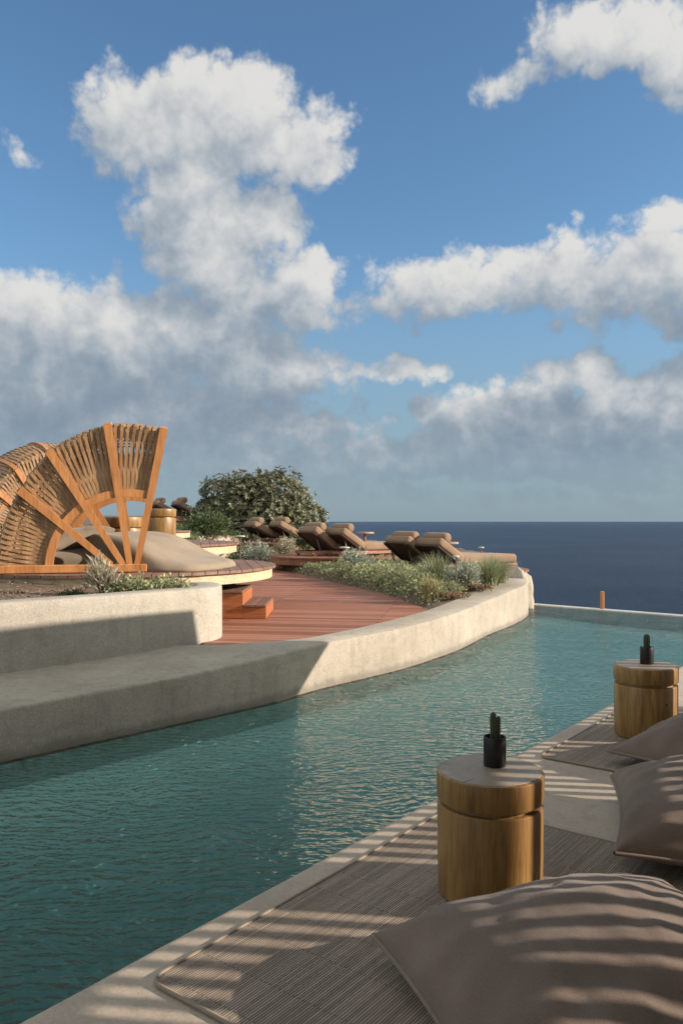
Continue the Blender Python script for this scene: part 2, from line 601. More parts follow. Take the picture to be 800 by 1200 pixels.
M['leaf_cover'] = leafmat('cover_leaves', [(.1, (.12, .15, .080)), (.45, (.25, .28, .155)), (.72, (.38, .40, .25)), (.88, (.52, .47, .16)), (1, (.56, .49, .12))], .65, .25, .2)
M['leaf_green'] = leafmat('green_leaves', [(.1, (.035, .058, .022)), (.5, (.075, .11, .04)), (1, (.14, .175, .07))], .55, .3, .25)
M['grass'] = leafmat('grass_blades', [(.1, (.12, .15, .075)), (.5, (.25, .28, .15)), (.85, (.40, .39, .23)), (1, (.53, .48, .30))], .6, .3, .25)
M['straw'] = leafmat('straw_blades', [(.1, (.24, .20, .09)), (.5, (.38, .32, .16)), (1, (.50, .43, .24))], .6, .3, .25)
M['litter'] = leafmat('dry_litter', [(.1, (.10, .055, .03)), (.5, (.22, .14, .085)), (1, (.38, .28, .19))], .8, .2, .1)

def cactus_mat():
    m, t, bs = material('cactus_skin')
    n = t.noise(coords(t), 60, 3, .6)
    t.put(bs.inputs['Base Color'], t.mix(n, (.018, .038, .018), (.045, .075, .035)))
    bs.inputs['Roughness'].default_value = .5
    return m
M['cactus'] = cactus_mat()
M['spine'] = plain('cactus_spines', (.42, .38, .28), .7)

def soil_mat():
    m, t, bs = material('garden_soil')
    p = coords(t)
    n1 = t.noise(p, 2.2, 6, .65)
    n2 = t.noise(p, 26, 5, .7)
    col = t.ramp(t.math('ADD', t.math('MULTIPLY', n1, .5), t.math('MULTIPLY', n2, .5)), [(.3, (.05, .032, .02)), (.5, (.12, .08, .052)), (.7, (.24, .175, .12))])
    g = t.node('ShaderNodeNewGeometry')
    sz = t.node('ShaderNodeSeparateXYZ')
    t.put(sz.inputs[0], g.outputs['True Normal'])
    col = t.mix(t.smooth(sz.outputs[2], .3, .6), t.mix(n2, (.27, .22, .16), (.48, .41, .32)), col)
    t.put(bs.inputs['Base Color'], col)
    bs.inputs['Roughness'].default_value = .95
    t.put(bs.inputs['Normal'], t.bump(n2, .8, .03))
    return m
M['soil'] = soil_mat()

def deck_mat():
    m, t, bs = material('boardwalk_planks')
    p = t.mapping(coords(t), rot=(0, 0, R(9)))
    br = t.node('ShaderNodeTexBrick')
    t.put(br.inputs['Vector'], p)
    br.offset = .37
    br.inputs['Scale'].default_value = 1
    br.inputs['Brick Width'].default_value = 2.6
    br.inputs['Row Height'].default_value = .115
    br.inputs['Mortar Size'].default_value = .006
    br.inputs['Mortar Smooth'].default_value = .2
    br.inputs['Color1'].default_value = (0, 0, 0, 1)
    br.inputs['Color2'].default_value = (1, 1, 1, 1)
    br.inputs['Mortar'].default_value = (.5, .5, .5, 1)
    g = t.noise(t.mapping(p, (.12, 1, 1)), 26, 5, .65)
    w = t.noise(p, .9, 4, .6)
    f = t.math('ADD', t.math('MULTIPLY', br.outputs['Color'], .50), t.math('ADD', t.math('MULTIPLY', g, .28), t.math('MULTIPLY', w, .35)))
    col = t.ramp(f, [(.25, (.165, .060, .032)), (.5, (.25, .098, .054)), (.8, (.33, .148, .088))])
    col = t.mix(br.outputs['Fac'], col, (.05, .024, .018))
    t.put(bs.inputs['Base Color'], col)
    t.put(bs.inputs['Roughness'], t.smooth(w, .3, .7, .70, .52))
    bs.inputs['Specular IOR Level'].default_value = .25
    h = t.math('ADD', t.math('MULTIPLY', t.math('SUBTRACT', 1, br.outputs['Fac']), 1), t.math('MULTIPLY', g, .25))
    t.put(bs.inputs['Normal'], t.bump(h, .5, .006))
    return m
M['deck'] = deck_mat()

def mat_weave():
    m, t, bs = material('woven_mat')
    p = coords(t)
    br = t.node('ShaderNodeTexBrick')
    t.put(br.inputs['Vector'], p)
    br.offset = .43
    br.inputs['Scale'].default_value = 1
    br.inputs['Brick Width'].default_value = .37
    br.inputs['Row Height'].default_value = .0095
    br.inputs['Mortar Size'].default_value = .0016
    br.inputs['Mortar Smooth'].default_value = .6
    br.inputs['Color1'].default_value = (0, 0, 0, 1)
    br.inputs['Color2'].default_value = (1, 1, 1, 1)
    br.inputs['Mortar'].default_value = (.2, .2, .2, 1)
    n = t.noise(t.mapping(p, (20, 210, 1)), 1.0, 4, .7)
    w = t.noise(p, 2.0, 3, .5)
    f = t.math('ADD', t.math('MULTIPLY', br.outputs['Color'], .24), t.math('ADD', t.math('MULTIPLY', n, .66), t.math('MULTIPLY', w, .12)))
    col = t.ramp(f, [(.15, (.13, .098, .072)), (.5, (.29, .23, .172)), (.85, (.48, .40, .31))])
    col = t.mix(t.math('MULTIPLY', br.outputs['Fac'], .92), col, (.030, .023, .018))
    t.put(bs.inputs['Base Color'], col)
    bs.inputs['Roughness'].default_value = .8
    bs.inputs['Specular IOR Level'].default_value = .3
    h = t.math('SUBTRACT', t.math('MULTIPLY', n, .4), br.outputs['Fac'])
    t.put(bs.inputs['Normal'], t.bump(h, .8, .005))
    return m
M['mat'] = mat_weave()
M['matedge'] = fabric('mat_binding', (.26, .21, .155), .1)

def water_mat():
    m, t, bs = material('pool_water')
    t.n.remove(bs)
    p = coords(t)
    pd = t.vec('ADD', p, t.scale(t.vec('SUBTRACT', t.noise(p, 1.3, 2, .5, 'Color'), (.5, .5, .5)), .35))
    a = t.noise(t.mapping(pd, (1.0, 2.3, 1), (0, 0, R(-12))), 9.5, 1, .5)
    b = t.noise(t.mapping(pd, (1.0, 1.6, 1), (0, 0, R(25))), 23.0, 1.5, .5)
    c = t.noise(p, .8, 2, .5)
    h = t.math('ADD', t.math('MULTIPLY', a, .62), t.math('ADD', t.math('MULTIPLY', b, .28), t.math('MULTIPLY', c, .4)))
    nrm = t.bump(h, 1.0, .070)
    tr = t.node('ShaderNodeBsdfTransparent')
    tr.inputs[0].default_value = (.97, .99, .99, 1)
    gl = t.node('ShaderNodeBsdfGlossy')
    gl.inputs['Roughness'].default_value = .03
    t.put(gl.inputs['Normal'], nrm)
    fr = t.node('ShaderNodeFresnel')
    fr.inputs['IOR'].default_value = 1.40
    t.put(fr.inputs['Normal'], nrm)
    mx = t.node('ShaderNodeMixShader')
    t.put(mx.inputs[0], fr.outputs[0])
    t.l.new(tr.outputs[0], mx.inputs[1])
    t.l.new(gl.outputs[0], mx.inputs[2])
    t.l.new(mx.outputs[0], t.n['Material Output'].inputs[0])
    va = t.node('ShaderNodeVolumeAbsorption')
    va.inputs['Color'].default_value = (.30, .70, .72, 1)
    va.inputs['Density'].default_value = .82
    t.l.new(va.outputs[0], t.n['Material Output'].inputs['Volume'])
    return m
M['water'] = water_mat()

def basin_mat():
    m, t, bs = material('pool_plaster')
    p = coords(t)
    n = t.noise(p, 1.5, 5, .6)
    n2 = t.noise(p, 24, 3, .6)
    t.put(bs.inputs['Base Color'], t.mix(t.math('ADD', t.math('MULTIPLY', n, .7), t.math('MULTIPLY', n2, .3)), (.30, .53, .46), (.44, .67, .58)))
    bs.inputs['Roughness'].default_value = .9
    return m
M['basin'] = basin_mat()

def sea_mat():
    m, t, bs = material('sea_water')
    p = coords(t)
    a = t.noise(t.mapping(p, (1, 1.0, 1)), .06, 8, .74)
    b = t.noise(t.mapping(p, (1, 2.2, 1), (0, 0, R(15))), .55, 5, .62)
    c = t.noise(p, .006, 4, .55)
    col = t.mix(t.smooth(c, .35, .65), (.011, .032, .078), (.020, .048, .102))
    t.put(bs.inputs['Base Color'], col)
    bs.inputs['Roughness'].default_value = .25
    bs.inputs['Specular IOR Level'].default_value = .035
    bs.inputs['IOR'].default_value = 1.33
    h = t.math('ADD', t.math('MULTIPLY', a, 1.0), t.math('MULTIPLY', b, .35))
    t.put(bs.inputs['Normal'], t.bump(h, 1.0, 14.0))
    return m
M['sea'] = sea_mat()

# ================================================================== SETTING
rng = random.Random(7)
SEA_Z = -26.0
WZ = -0.05                               # pool water level
E0 = Vector((-0.927, 2.217))             # a point of the terrace edge
U = Vector((0.607, 0.795)).normalized()  # direction of the terrace edge
Nn = Vector((U.y, -U.x))                 # away from the pool
ANG_U = math.atan2(U.y, U.x)

def edge(t, off=0.0):
    p = E0 + U * t + Nn * off
    return (p.x, p.y)

# sea
mb = MB()
S_ = 90000
mb.add([(-S_, -S_, SEA_Z), (S_, -S_, SEA_Z), (S_, S_, SEA_Z), (-S_, S_, SEA_Z)], [(0, 1, 2, 3)])
tag(mb.build('sea', M['sea']), kind='structure')

# terrace slab with a rounded pool edge
mb = MB()
prof = [(0.0, -1.9), (0.0, -.035), (.006, -.014), (.02, -.003), (.045, 0.0), (9.0, 0.0), (9.0, SEA_Z - 1)]
ts = [-7 + i * .25 for i in range(int(19.3 / .25))] + [12.2]
vs = []
for t_ in ts:
    for (o_, z) in prof:
        x, y = edge(t_, o_ + (0.004 * mnoise.noise((t_ * 3, 0, 0)) if o_ < .05 else 0))
        vs.append((x, y, z))
k = len(prof)
fs = [(i * k + j, i * k + j + 1, (i + 1) * k + j + 1, (i + 1) * k + j) for i in range(len(ts) - 1) for j in range(k - 1)]
mb.add(vs, fs)
x0, y0 = edge(12.2, 0); x1, y1 = edge(12.2, 9)
mb.add([(x0, y0, SEA_Z - 1), (x1, y1, SEA_Z - 1), (x1, y1, 0), (x0, y0, 0)], [(0, 1, 2, 3)])
tag(mb.build('terrace', M['terrace'], smooth=40), kind='structure')

# left pool wall: plan curve of its water face, with top height and top width
WALL = [(-8.4, -.9, .25, 3.2), (-4.40, 2.6, .25, 3.2), (-3.2, 3.65, .26, 2.9), (-2.06, 4.80, .27, 2.4), (-1.167, 5.73, .288, 1.7), (-.58, 6.35, .322, .95),
        (-.366, 6.66, .335, .60), (-.127, 6.98, .338, .36), (.25, 7.42, .345, .36), (.68, 7.96, .354, .40), (1.30, 8.98, .368, .42),
        (1.87, 10.2, .389, .43), (2.30, 11.0, .42, .44), (2.66, 11.75, .45, .44), (2.92, 12.5, .46, .44), (3.04, 13.2, .45, .40), (3.06, 13.9, .42, .36)]

def catmull(pts, n=8):
    out = []
    P = [np.array(p) for p in pts]
    for i in range(len(P) - 1):
        p0 = P[max(i - 1, 0)]; p1 = P[i]; p2 = P[i + 1]; p3 = P[min(i + 2, len(P) - 1)]
        for s in range(n):
            t = s / n
            out.append(.5 * ((2 * p1) + (-p0 + p2) * t + (2 * p0 - 5 * p1 + 4 * p2 - p3) * t * t + (-p0 + 3 * p1 - 3 * p2 + p3) * t ** 3))
    out.append(P[-1])
    return out
wc = catmull(WALL, 8)
mb = MB()
vs = []
NPROF = 9
for i, p in enumerate(wc):
    a = wc[max(i - 1, 0)]; b = wc[min(i + 1, len(wc) - 1)]
    d = Vector((b[0] - a[0], b[1] - a[1])).normalized()
    nrm = Vector((-d.y, d.x))            # to the land side
    x, y, zt, w = p
    w = max(w, .3)
    wob = .012 * mnoise.noise((x * 1.3, y * 1.3, 0))
    pr = [(-.02, -1.9), (-.015, -.3), (-.005, .08), (0 + wob, zt - .024), (.005 + wob, zt - .009), (.020, zt - .001), (w * .5, zt + .004), (w - .03, zt), (w, -.3)]
    for (o_, z) in pr:
        vs.append((x + nrm.x * o_, y + nrm.y * o_, z))
fs = [(i * NPROF + j, (i + 1) * NPROF + j, (i + 1) * NPROF + j + 1, i * NPROF + j + 1) for i in range(len(wc) - 1) for j in range(NPROF - 1)]
fs.append(tuple((len(wc) - 1) * NPROF + j for j in range(NPROF)))
fs.append(tuple(reversed(range(NPROF))))
mb.add(vs, fs)
tag(mb.build('pool_wall', M['wall'], smooth=50), 'low curved plaster wall rising from the pool and edging the wooden deck', 'wall')

# planter wall
PL = [(-5.6, 3.4), (-4.0, 4.55), (-2.5, 5.88), (-1.75, 6.62), (-1.33, 7.08), (-1.17, 7.30), (-1.135, 7.52), (-1.18, 7.78), (-1.30, 8.0)]
pc = catmull([(*p, 0) for p in PL], 8)
mb = MB()
vs = []
pz = [(0, .2), (0, .70), (.002, .776), (.010, .790), (.030, .797), (.22, .798), (.24, .790), (.25, .77), (.25, .2)]
k = len(pz)
for i, p in enumerate(pc):
    a = pc[max(i - 1, 0)]; b = pc[min(i + 1, len(pc) - 1)]
    d = Vector((b[0] - a[0], b[1] - a[1])).normalized()
    nrm = Vector((-d.y, d.x))
    wob = .010 * mnoise.noise((p[0] * 1.5, p[1] * 1.5, 3))
    for (o_, z) in pz:
        vs.append((p[0] + nrm.x * (o_ + wob), p[1] + nrm.y * (o_ + wob), z + .006 * mnoise.noise((p[0] * 2, p[1] * 2, 7))))
fs = [(i * k + j, (i + 1) * k + j, (i + 1) * k + j + 1, i * k + j + 1) for i in range(len(pc) - 1) for j in range(k - 1)]
fs.append(tuple((len(pc) - 1) * k + j for j in range(k)))
fs.append(tuple(reversed(range(k))))
mb.add(vs, fs)
tag(mb.build('planter_wall', M['planter'], smooth=45), 'higher grey plaster planter wall standing on the bench ledge below the daybed platform', 'wall')

# pool basin, rim and water
RIM = [(3.02, 13.93), (3.24, 13.75), (4.12, 12.95), (5.15, 12.02), (6.2, 11.1), (7.2, 10.25)]
poly = [edge(-7, .3), edge(13, .3)] + list(reversed(RIM[:5])) + [(p[0] - .12, p[1] + .12) for p in reversed(wc[::3])] + [(-8.2, -.5)]
fpoly = [edge(-7, .12), edge(12.3, .12)] + [(p[0] + .055, p[1] + .06) for p in reversed(RIM[:5])] + [(p[0] - .12, p[1] + .12) for p in reversed(wc[::3])] + [(-8.2, -.5)]
def in_poly0(x, y, pl):
    c = False
    k_ = len(pl) - 1
    for i_ in range(len(pl)):
        xi, yi = pl[i_]; xj, yj = pl[k_]
        if (yi > y) != (yj > y) and x < (xj - xi) * (y - yi) / (yj - yi) + xi: c = not c
        k_ = i_
    return c
def floor_z(x, y):
    # deep at the near end, a shallow shelf along the far half; dished up towards the left wall
    f = max(0.0, min(1.0, (y - 3.4) / 4.2)); f = f * f * (3 - 2 * f)
    dep = 1.75 - f * 1.53
    dw = float(np.sqrt(np.min((WCX - x) ** 2 + (WCY - y) ** 2)))
    g = min(1.0, dw / 1.5); g = g * g * (3 - 2 * g)
    return WZ - (.16 + (dep - .16) * g)
WCX = np.array([p[0] for p in wc]); WCY = np.array([p[1] for p in wc])
mb = MB()
fid = {}
GS = .09
for i_ in range(int(-9 / GS), int(7.6 / GS)):
    for j_ in range(int(-4.5 / GS), int(14.2 / GS)):
        if not in_poly0((i_ + .5) * GS, (j_ + .5) * GS, fpoly): continue
        q = []
        for (a, b) in ((i_, j_), (i_ + 1, j_), (i_ + 1, j_ + 1), (i_, j_ + 1)):
            if (a, b) not in fid:
                fid[(a, b)] = len(mb.v)
                mb.v.append((a * GS, b * GS, floor_z(a * GS, b * GS)))
            q.append(fid[(a, b)])
        mb.f.append(tuple(q))
lin = []
for i, p in enumerate(wc):
    a = wc[max(i - 1, 0)]; b = wc[min(i + 1, len(wc) - 1)]
    d = Vector((b[0] - a[0], b[1] - a[1])).normalized()
    lin.append((p[0] + d.y * .030, p[1] - d.x * .030))
for (a, b) in zip(lin, lin[1:]):
    mb.add([(*a, -1.6), (*b, -1.6), (*b, WZ - .012), (*a, WZ - .012)], [(0, 1, 2, 3)])
rp = RIM
for (a, b) in zip(rp, rp[1:]):
    mb.add([(*a, -1.3), (*b, -1.3), (*b, WZ - .02), (*a, WZ - .02)], [(0, 1, 2, 3)])
tag(mb.build('pool_basin', M['basin']), kind='structure')
mb = MB()
mb.prism(poly, -1.75, WZ)
tag(mb.build('pool_water', M['water']), kind='structure')
mb = MB()
vs = []
rc = catmull([(*p, 0) for p in RIM], 6)
pr = [(-.004, -.35), (-.004, WZ + .018), (.01, WZ + .026), (.15, WZ + .026), (.165, WZ + .012), (.165, SEA_Z - 1)]
k = len(pr)
for i, p in enumerate(rc):
    a = rc[max(i - 1, 0)]; b = rc[min(i + 1, len(rc) - 1)]
    d = Vector((b[0] - a[0], b[1] - a[1])).normalized()
    nrm = Vector((-d.y, d.x))
    for (o_, z) in pr:
        vs.append((p[0] + nrm.x * o_, p[1] + nrm.y * o_, z))
fs = [(i * k + j, i * k + j + 1, (i + 1) * k + j + 1, (i + 1) * k + j) for i in range(len(rc) - 1) for j in range(k - 1)]
mb.add(vs, fs)
tag(mb.build('pool_rim', M['rim'], smooth=40), 'thin pale stone rim of the infinity pool against the sea', 'rim')

# ---- land: soil heightfield
XR = [(6.5, -.5), (7.3, -.15), (8.3, .42), (9.54, 1.02), (9.92, 1.06), (12.25, .59), (13.9, 0), (16.7, -.9), (19.2, -1.6), (22, -2.4), (60, -3)]
XL = [(6, -1.3), (10.5, -1.35), (12, -1.95), (17, -3.0), (20, -3.3), (22, -2.6), (60, -3)]
def interp(tab, y):
    return float(np.interp(y, [a for a, b in tab], [b for a, b in tab]))
def sstep(a, b, x):
    t = max(0.0, min(1.0, (x - a) / (b - a)))
    return t * t * (3 - 2 * t)
DECK_Z = .31
def ground(x, y):
    xr = interp(XR, y); xl = interp(XL, y)
    hr = .315 + .020 * (y - 9) + .10 * sstep(.0, 1.4, x - xr)
    hl = .72 + .030 * max(0, y - 9) + .10 * sstep(0, 4, xl - x)
    if y > 22: hl = max(hl, .72 + .030 * 13 + .03 * (y - 22))
    h = DECK_Z - .06
    if x > xr: h = h + (hr - h) * sstep(0, .12, x - xr)
    if x < xl: h = h + (hl - h) * sstep(0, .25, xl - x)
    if y > 20:
        f = sstep(20, 23, y)
        g = (hr if x > -2.2 else hl)
        gg = hl + (hr - hl) * sstep(-4.2, -.8, x)
        h = h * (1 - f) + gg * f
    return h + .025 * mnoise.noise((x * 1.7, y * 1.7, 0)) * (1 if h > .27 else 0)

SHORE = [(3.0, 13.2), (3.05, 14.3), (3.38, 15.5), (3.65, 17), (3.7, 19), (3.2, 21.5), (2.0, 24.5), (.5, 28), (-2, 32), (-7, 36), (-14, 38)]
def wall_side(x, y):
    """True when the point lies on the land side of the pool wall's core"""
    best = 1e9; side = 0
    for i in range(0, len(wc) - 1, 2):
        ax, ay = wc[i][0], wc[i][1]
        bx, by = wc[min(i + 2, len(wc) - 1)][0], wc[min(i + 2, len(wc) - 1)][1]
        dx, dy = bx - ax, by - ay
        L2 = dx * dx + dy * dy
        if L2 == 0: continue
        t = max(0, min(1, ((x - ax) * dx + (y - ay) * dy) / L2))
        px, py = ax + t * dx, ay + t * dy
        d2 = (x - px) ** 2 + (y - py) ** 2
        if d2 < best:
            best = d2
            side = dx * (y - ay) - dy * (x - ax)
    return math.sqrt(best) if side > 0 else -math.sqrt(best)
def planter_side(x, y):
    best = 1e9; side = 0
    for i in range(0, len(pc) - 1):
        ax, ay = pc[i][0], pc[i][1]; bx, by = pc[i + 1][0], pc[i + 1][1]
        dx, dy = bx - ax, by - ay
        L2 = dx * dx + dy * dy + 1e-12
        t = max(0, min(1, ((x - ax) * dx + (y - ay) * dy) / L2))
        d2 = (x - ax - t * dx) ** 2 + (y - ay - t * dy) ** 2
        if d2 < best: best = d2; side = dx * (y - ay) - dy * (x - ax)
    return math.sqrt(best) if side > 0 else -math.sqrt(best)
def in_poly(x, y, poly):
    c = False
    n = len(poly)
    j = n - 1
    for i in range(n):
        xi, yi = poly[i]; xj, yj = poly[j]
        if (yi > y) != (yj > y) and x < (xj - xi) * (y - yi) / (yj - yi) + xi: c = not c
        j = i
    return c
LAND = [(-14, 2.2), (-5.6, 3.5)] + [(p[0] - .09, p[1] + .11) for p in pc[8:40:4]] + [(-1.40, 7.5), (-1.45, 7.9), (-1.0, 7.5), (-.4, 7.45)] + [(p[0] - .33, p[1] + .20) for p in wc[64::4]] + SHORE[1:]
mb = MB()
cells = {}
vid = {}
def cellgrid(x0, x1, y0, y1, s):
    nx = int(round((x1 - x0) / s)); ny = int(round((y1 - y0) / s))
    for i in range(nx):
        for j in range(ny):
            cx, cy = x0 + (i + .5) * s, y0 + (j + .5) * s
            if not in_poly(cx, cy, LAND): continue
            q = []
            for (a, b) in ((i, j), (i + 1, j), (i + 1, j + 1), (i, j + 1)):
                kx, ky = round(x0 + a * s, 3), round(y0 + b * s, 3)
                if (kx, ky) not in vid:
                    vid[(kx, ky)] = len(mb.v)
                    mb.v.append((kx, ky, ground(kx, ky)))
                q.append(vid[(kx, ky)])
            mb.f.append(tuple(q))
cellgrid(-14, 4.4, 2, 38, .15)
# skirt
from collections import Counter
ec = Counter()
for f in mb.f:
    for a, b in zip(f, f[1:] + f[:1]): ec[(min(a, b), max(a, b))] += 1
sk = {}
extra = []
for f in list(mb.f):
    for a, b in zip(f, f[1:] + f[:1]):
        if ec[(min(a, b), max(a, b))] == 1:
            for v_ in (a, b):
                if v_ not in sk:
                    sk[v_] = len(mb.v)
                    x, y, z = mb.v[v_]
                    zb = SEA_Z - 1 if (y > 14 or x < -6) else -.3
                    mb.v.append((x, y, zb))
            extra.append((b, a, sk[a], sk[b]))
mb.f += extra
tag(mb.build('ground', M['soil'], smooth=60), kind='structure')

# boardwalk
dp = [(-1.16, 6.86), (-.62, 7.07), (-.15, 7.27)] + [(interp(XR, y) + .0, y) for y in np.arange(7.6, 20.1, .3)] + [(interp(XL, y) - .05, y) for y in np.arange(20.0, 7.4, -.4)]
mb = MB()
mb.prism(dp, DECK_Z - .05, DECK_Z)
tag(mb.build('boardwalk', M['deck']), kind='structure')

# boulders at the end of the wall
def boulder(name, c, r, seed, label, rot=0.0):
    mb = MB()
    n1, n2 = 26, 18
    vs = []
    for j in range(n2 + 1):
        th = PI * j / n2
        for i in range(n1):
            ph = 2 * PI * i / n1
            d = Vector((math.sin(th) * math.cos(ph), math.sin(th) * math.sin(ph), math.cos(th)))
            q_ = (abs(d.x) ** 3.2 + abs(d.y) ** 3.2 + abs(d.z) ** 3.2) ** (-1 / 3.2)
            k = q_ + .22 * mnoise.noise(d * 1.6 + Vector((seed, 0, 0))) + .10 * mnoise.noise(d * 4 + Vector((0, seed, 0))) + .04 * mnoise.noise(d * 11 + Vector((0, 0, seed)))
            vs.append((c[0] + d.x * r[0] * k, c[1] + d.y * r[1] * k, c[2] + d.z * r[2] * k))
    fs = [(j * n1 + i, (j + 1) * n1 + i, (j + 1) * n1 + (i + 1) % n1, j * n1 + (i + 1) % n1) for j in range(n2) for i in range(n1)]
    mb.add(vs, fs)
    return tag(mb.build(name, M['rock'], smooth=180), label, 'rock')
boulder('boulder', (3.05, 13.55, .06), (.16, .34, .50), 1.3, 'pale weathered rock standing at the far end of the curved pool wall', 0)
boulder('boulder', (3.19, 14.05, -.05), (.15, .32, .52), 5.1, 'narrow pale rock outermost beside the sea, just behind the wall end rock', 0)

# ================================================================== OBJECTS
# ---- round timber platforms
def platform(c, z, Rr, name, label, base_z, rz=R(10), fascia='cream', fh=.115, group='round timber platforms'):
    root = thing(name, label, 'platform', (c[0], c[1], z), rz, group)
    mb = MB()
    w = .135; gap = .008
    n = int(2 * Rr / w) + 1
    x = -Rr
    for i in range(n):
        xa = -Rr + i * w + gap / 2; xb = min(-Rr + (i + 1) * w - gap / 2, Rr - .004)
        if xb - xa < .02: continue
        top = []; bot = []
        for s in range(5):
            xx = max(-Rr + .004, min(Rr - .004, xa + (xb - xa) * s / 4))
            h = math.sqrt(max(0, Rr * Rr - xx * xx))
            top.append((xx, h)); bot.append((xx, -h))
        zz = rng.uniform(-.0015, .0015)
        mb.prism(bot + top[::-1], -.030 + zz, zz)
    mb.build('planks', M['plank'] if fascia == 'cream' else M['redwood'], root)
    mb = MB()
    ri = Rr - .045
    mb.lathe([(ri - .05, -.032), (ri - .05, -.032 - fh), (ri, -.032 - fh), (ri, -.032), (ri - .05, -.032)], 96)
    mb.build('fascia', M['cream'] if fascia == 'cream' else M['redwood'], root, smooth=40)
    mb = MB()
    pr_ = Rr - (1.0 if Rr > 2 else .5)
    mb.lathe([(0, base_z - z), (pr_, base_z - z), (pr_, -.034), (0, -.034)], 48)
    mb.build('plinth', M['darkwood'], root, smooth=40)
    return root
P1 = (-2.75, 9.87)
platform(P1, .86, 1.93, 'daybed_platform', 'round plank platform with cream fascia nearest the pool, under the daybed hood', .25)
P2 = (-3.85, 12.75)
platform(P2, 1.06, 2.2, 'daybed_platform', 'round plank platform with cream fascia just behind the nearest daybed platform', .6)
platform((-4.95, 17.2), 1.20, 1.70, 'daybed_platform', 'small looking round platform farther back, third from the pool', .8)
platform((2.20, 15.9), .46, 1.50, 'lounger_platform', 'low round reddish platform under the two loungers nearest the sea edge', .25, fascia='red', fh=.10, group='round lounger platforms')
platform((-.02, 18.3), .63, 1.65, 'lounger_platform', 'round reddish platform under the middle pair of sun loungers', .3, fascia='red', fh=.14, group='round lounger platforms')
platform((-1.72, 22.7), .82, 1.65, 'lounger_platform', 'round reddish platform in front of the big bush under two sun loungers', .4, fascia='red', fh=.16, group='round lounger platforms')
platform((-5.30, 25.8), 1.45, 1.75, 'lounger_platform', 'distant dark round platform behind the daybed hood with two loungers', .8, fascia='red', fh=.20, group='round lounger platforms')

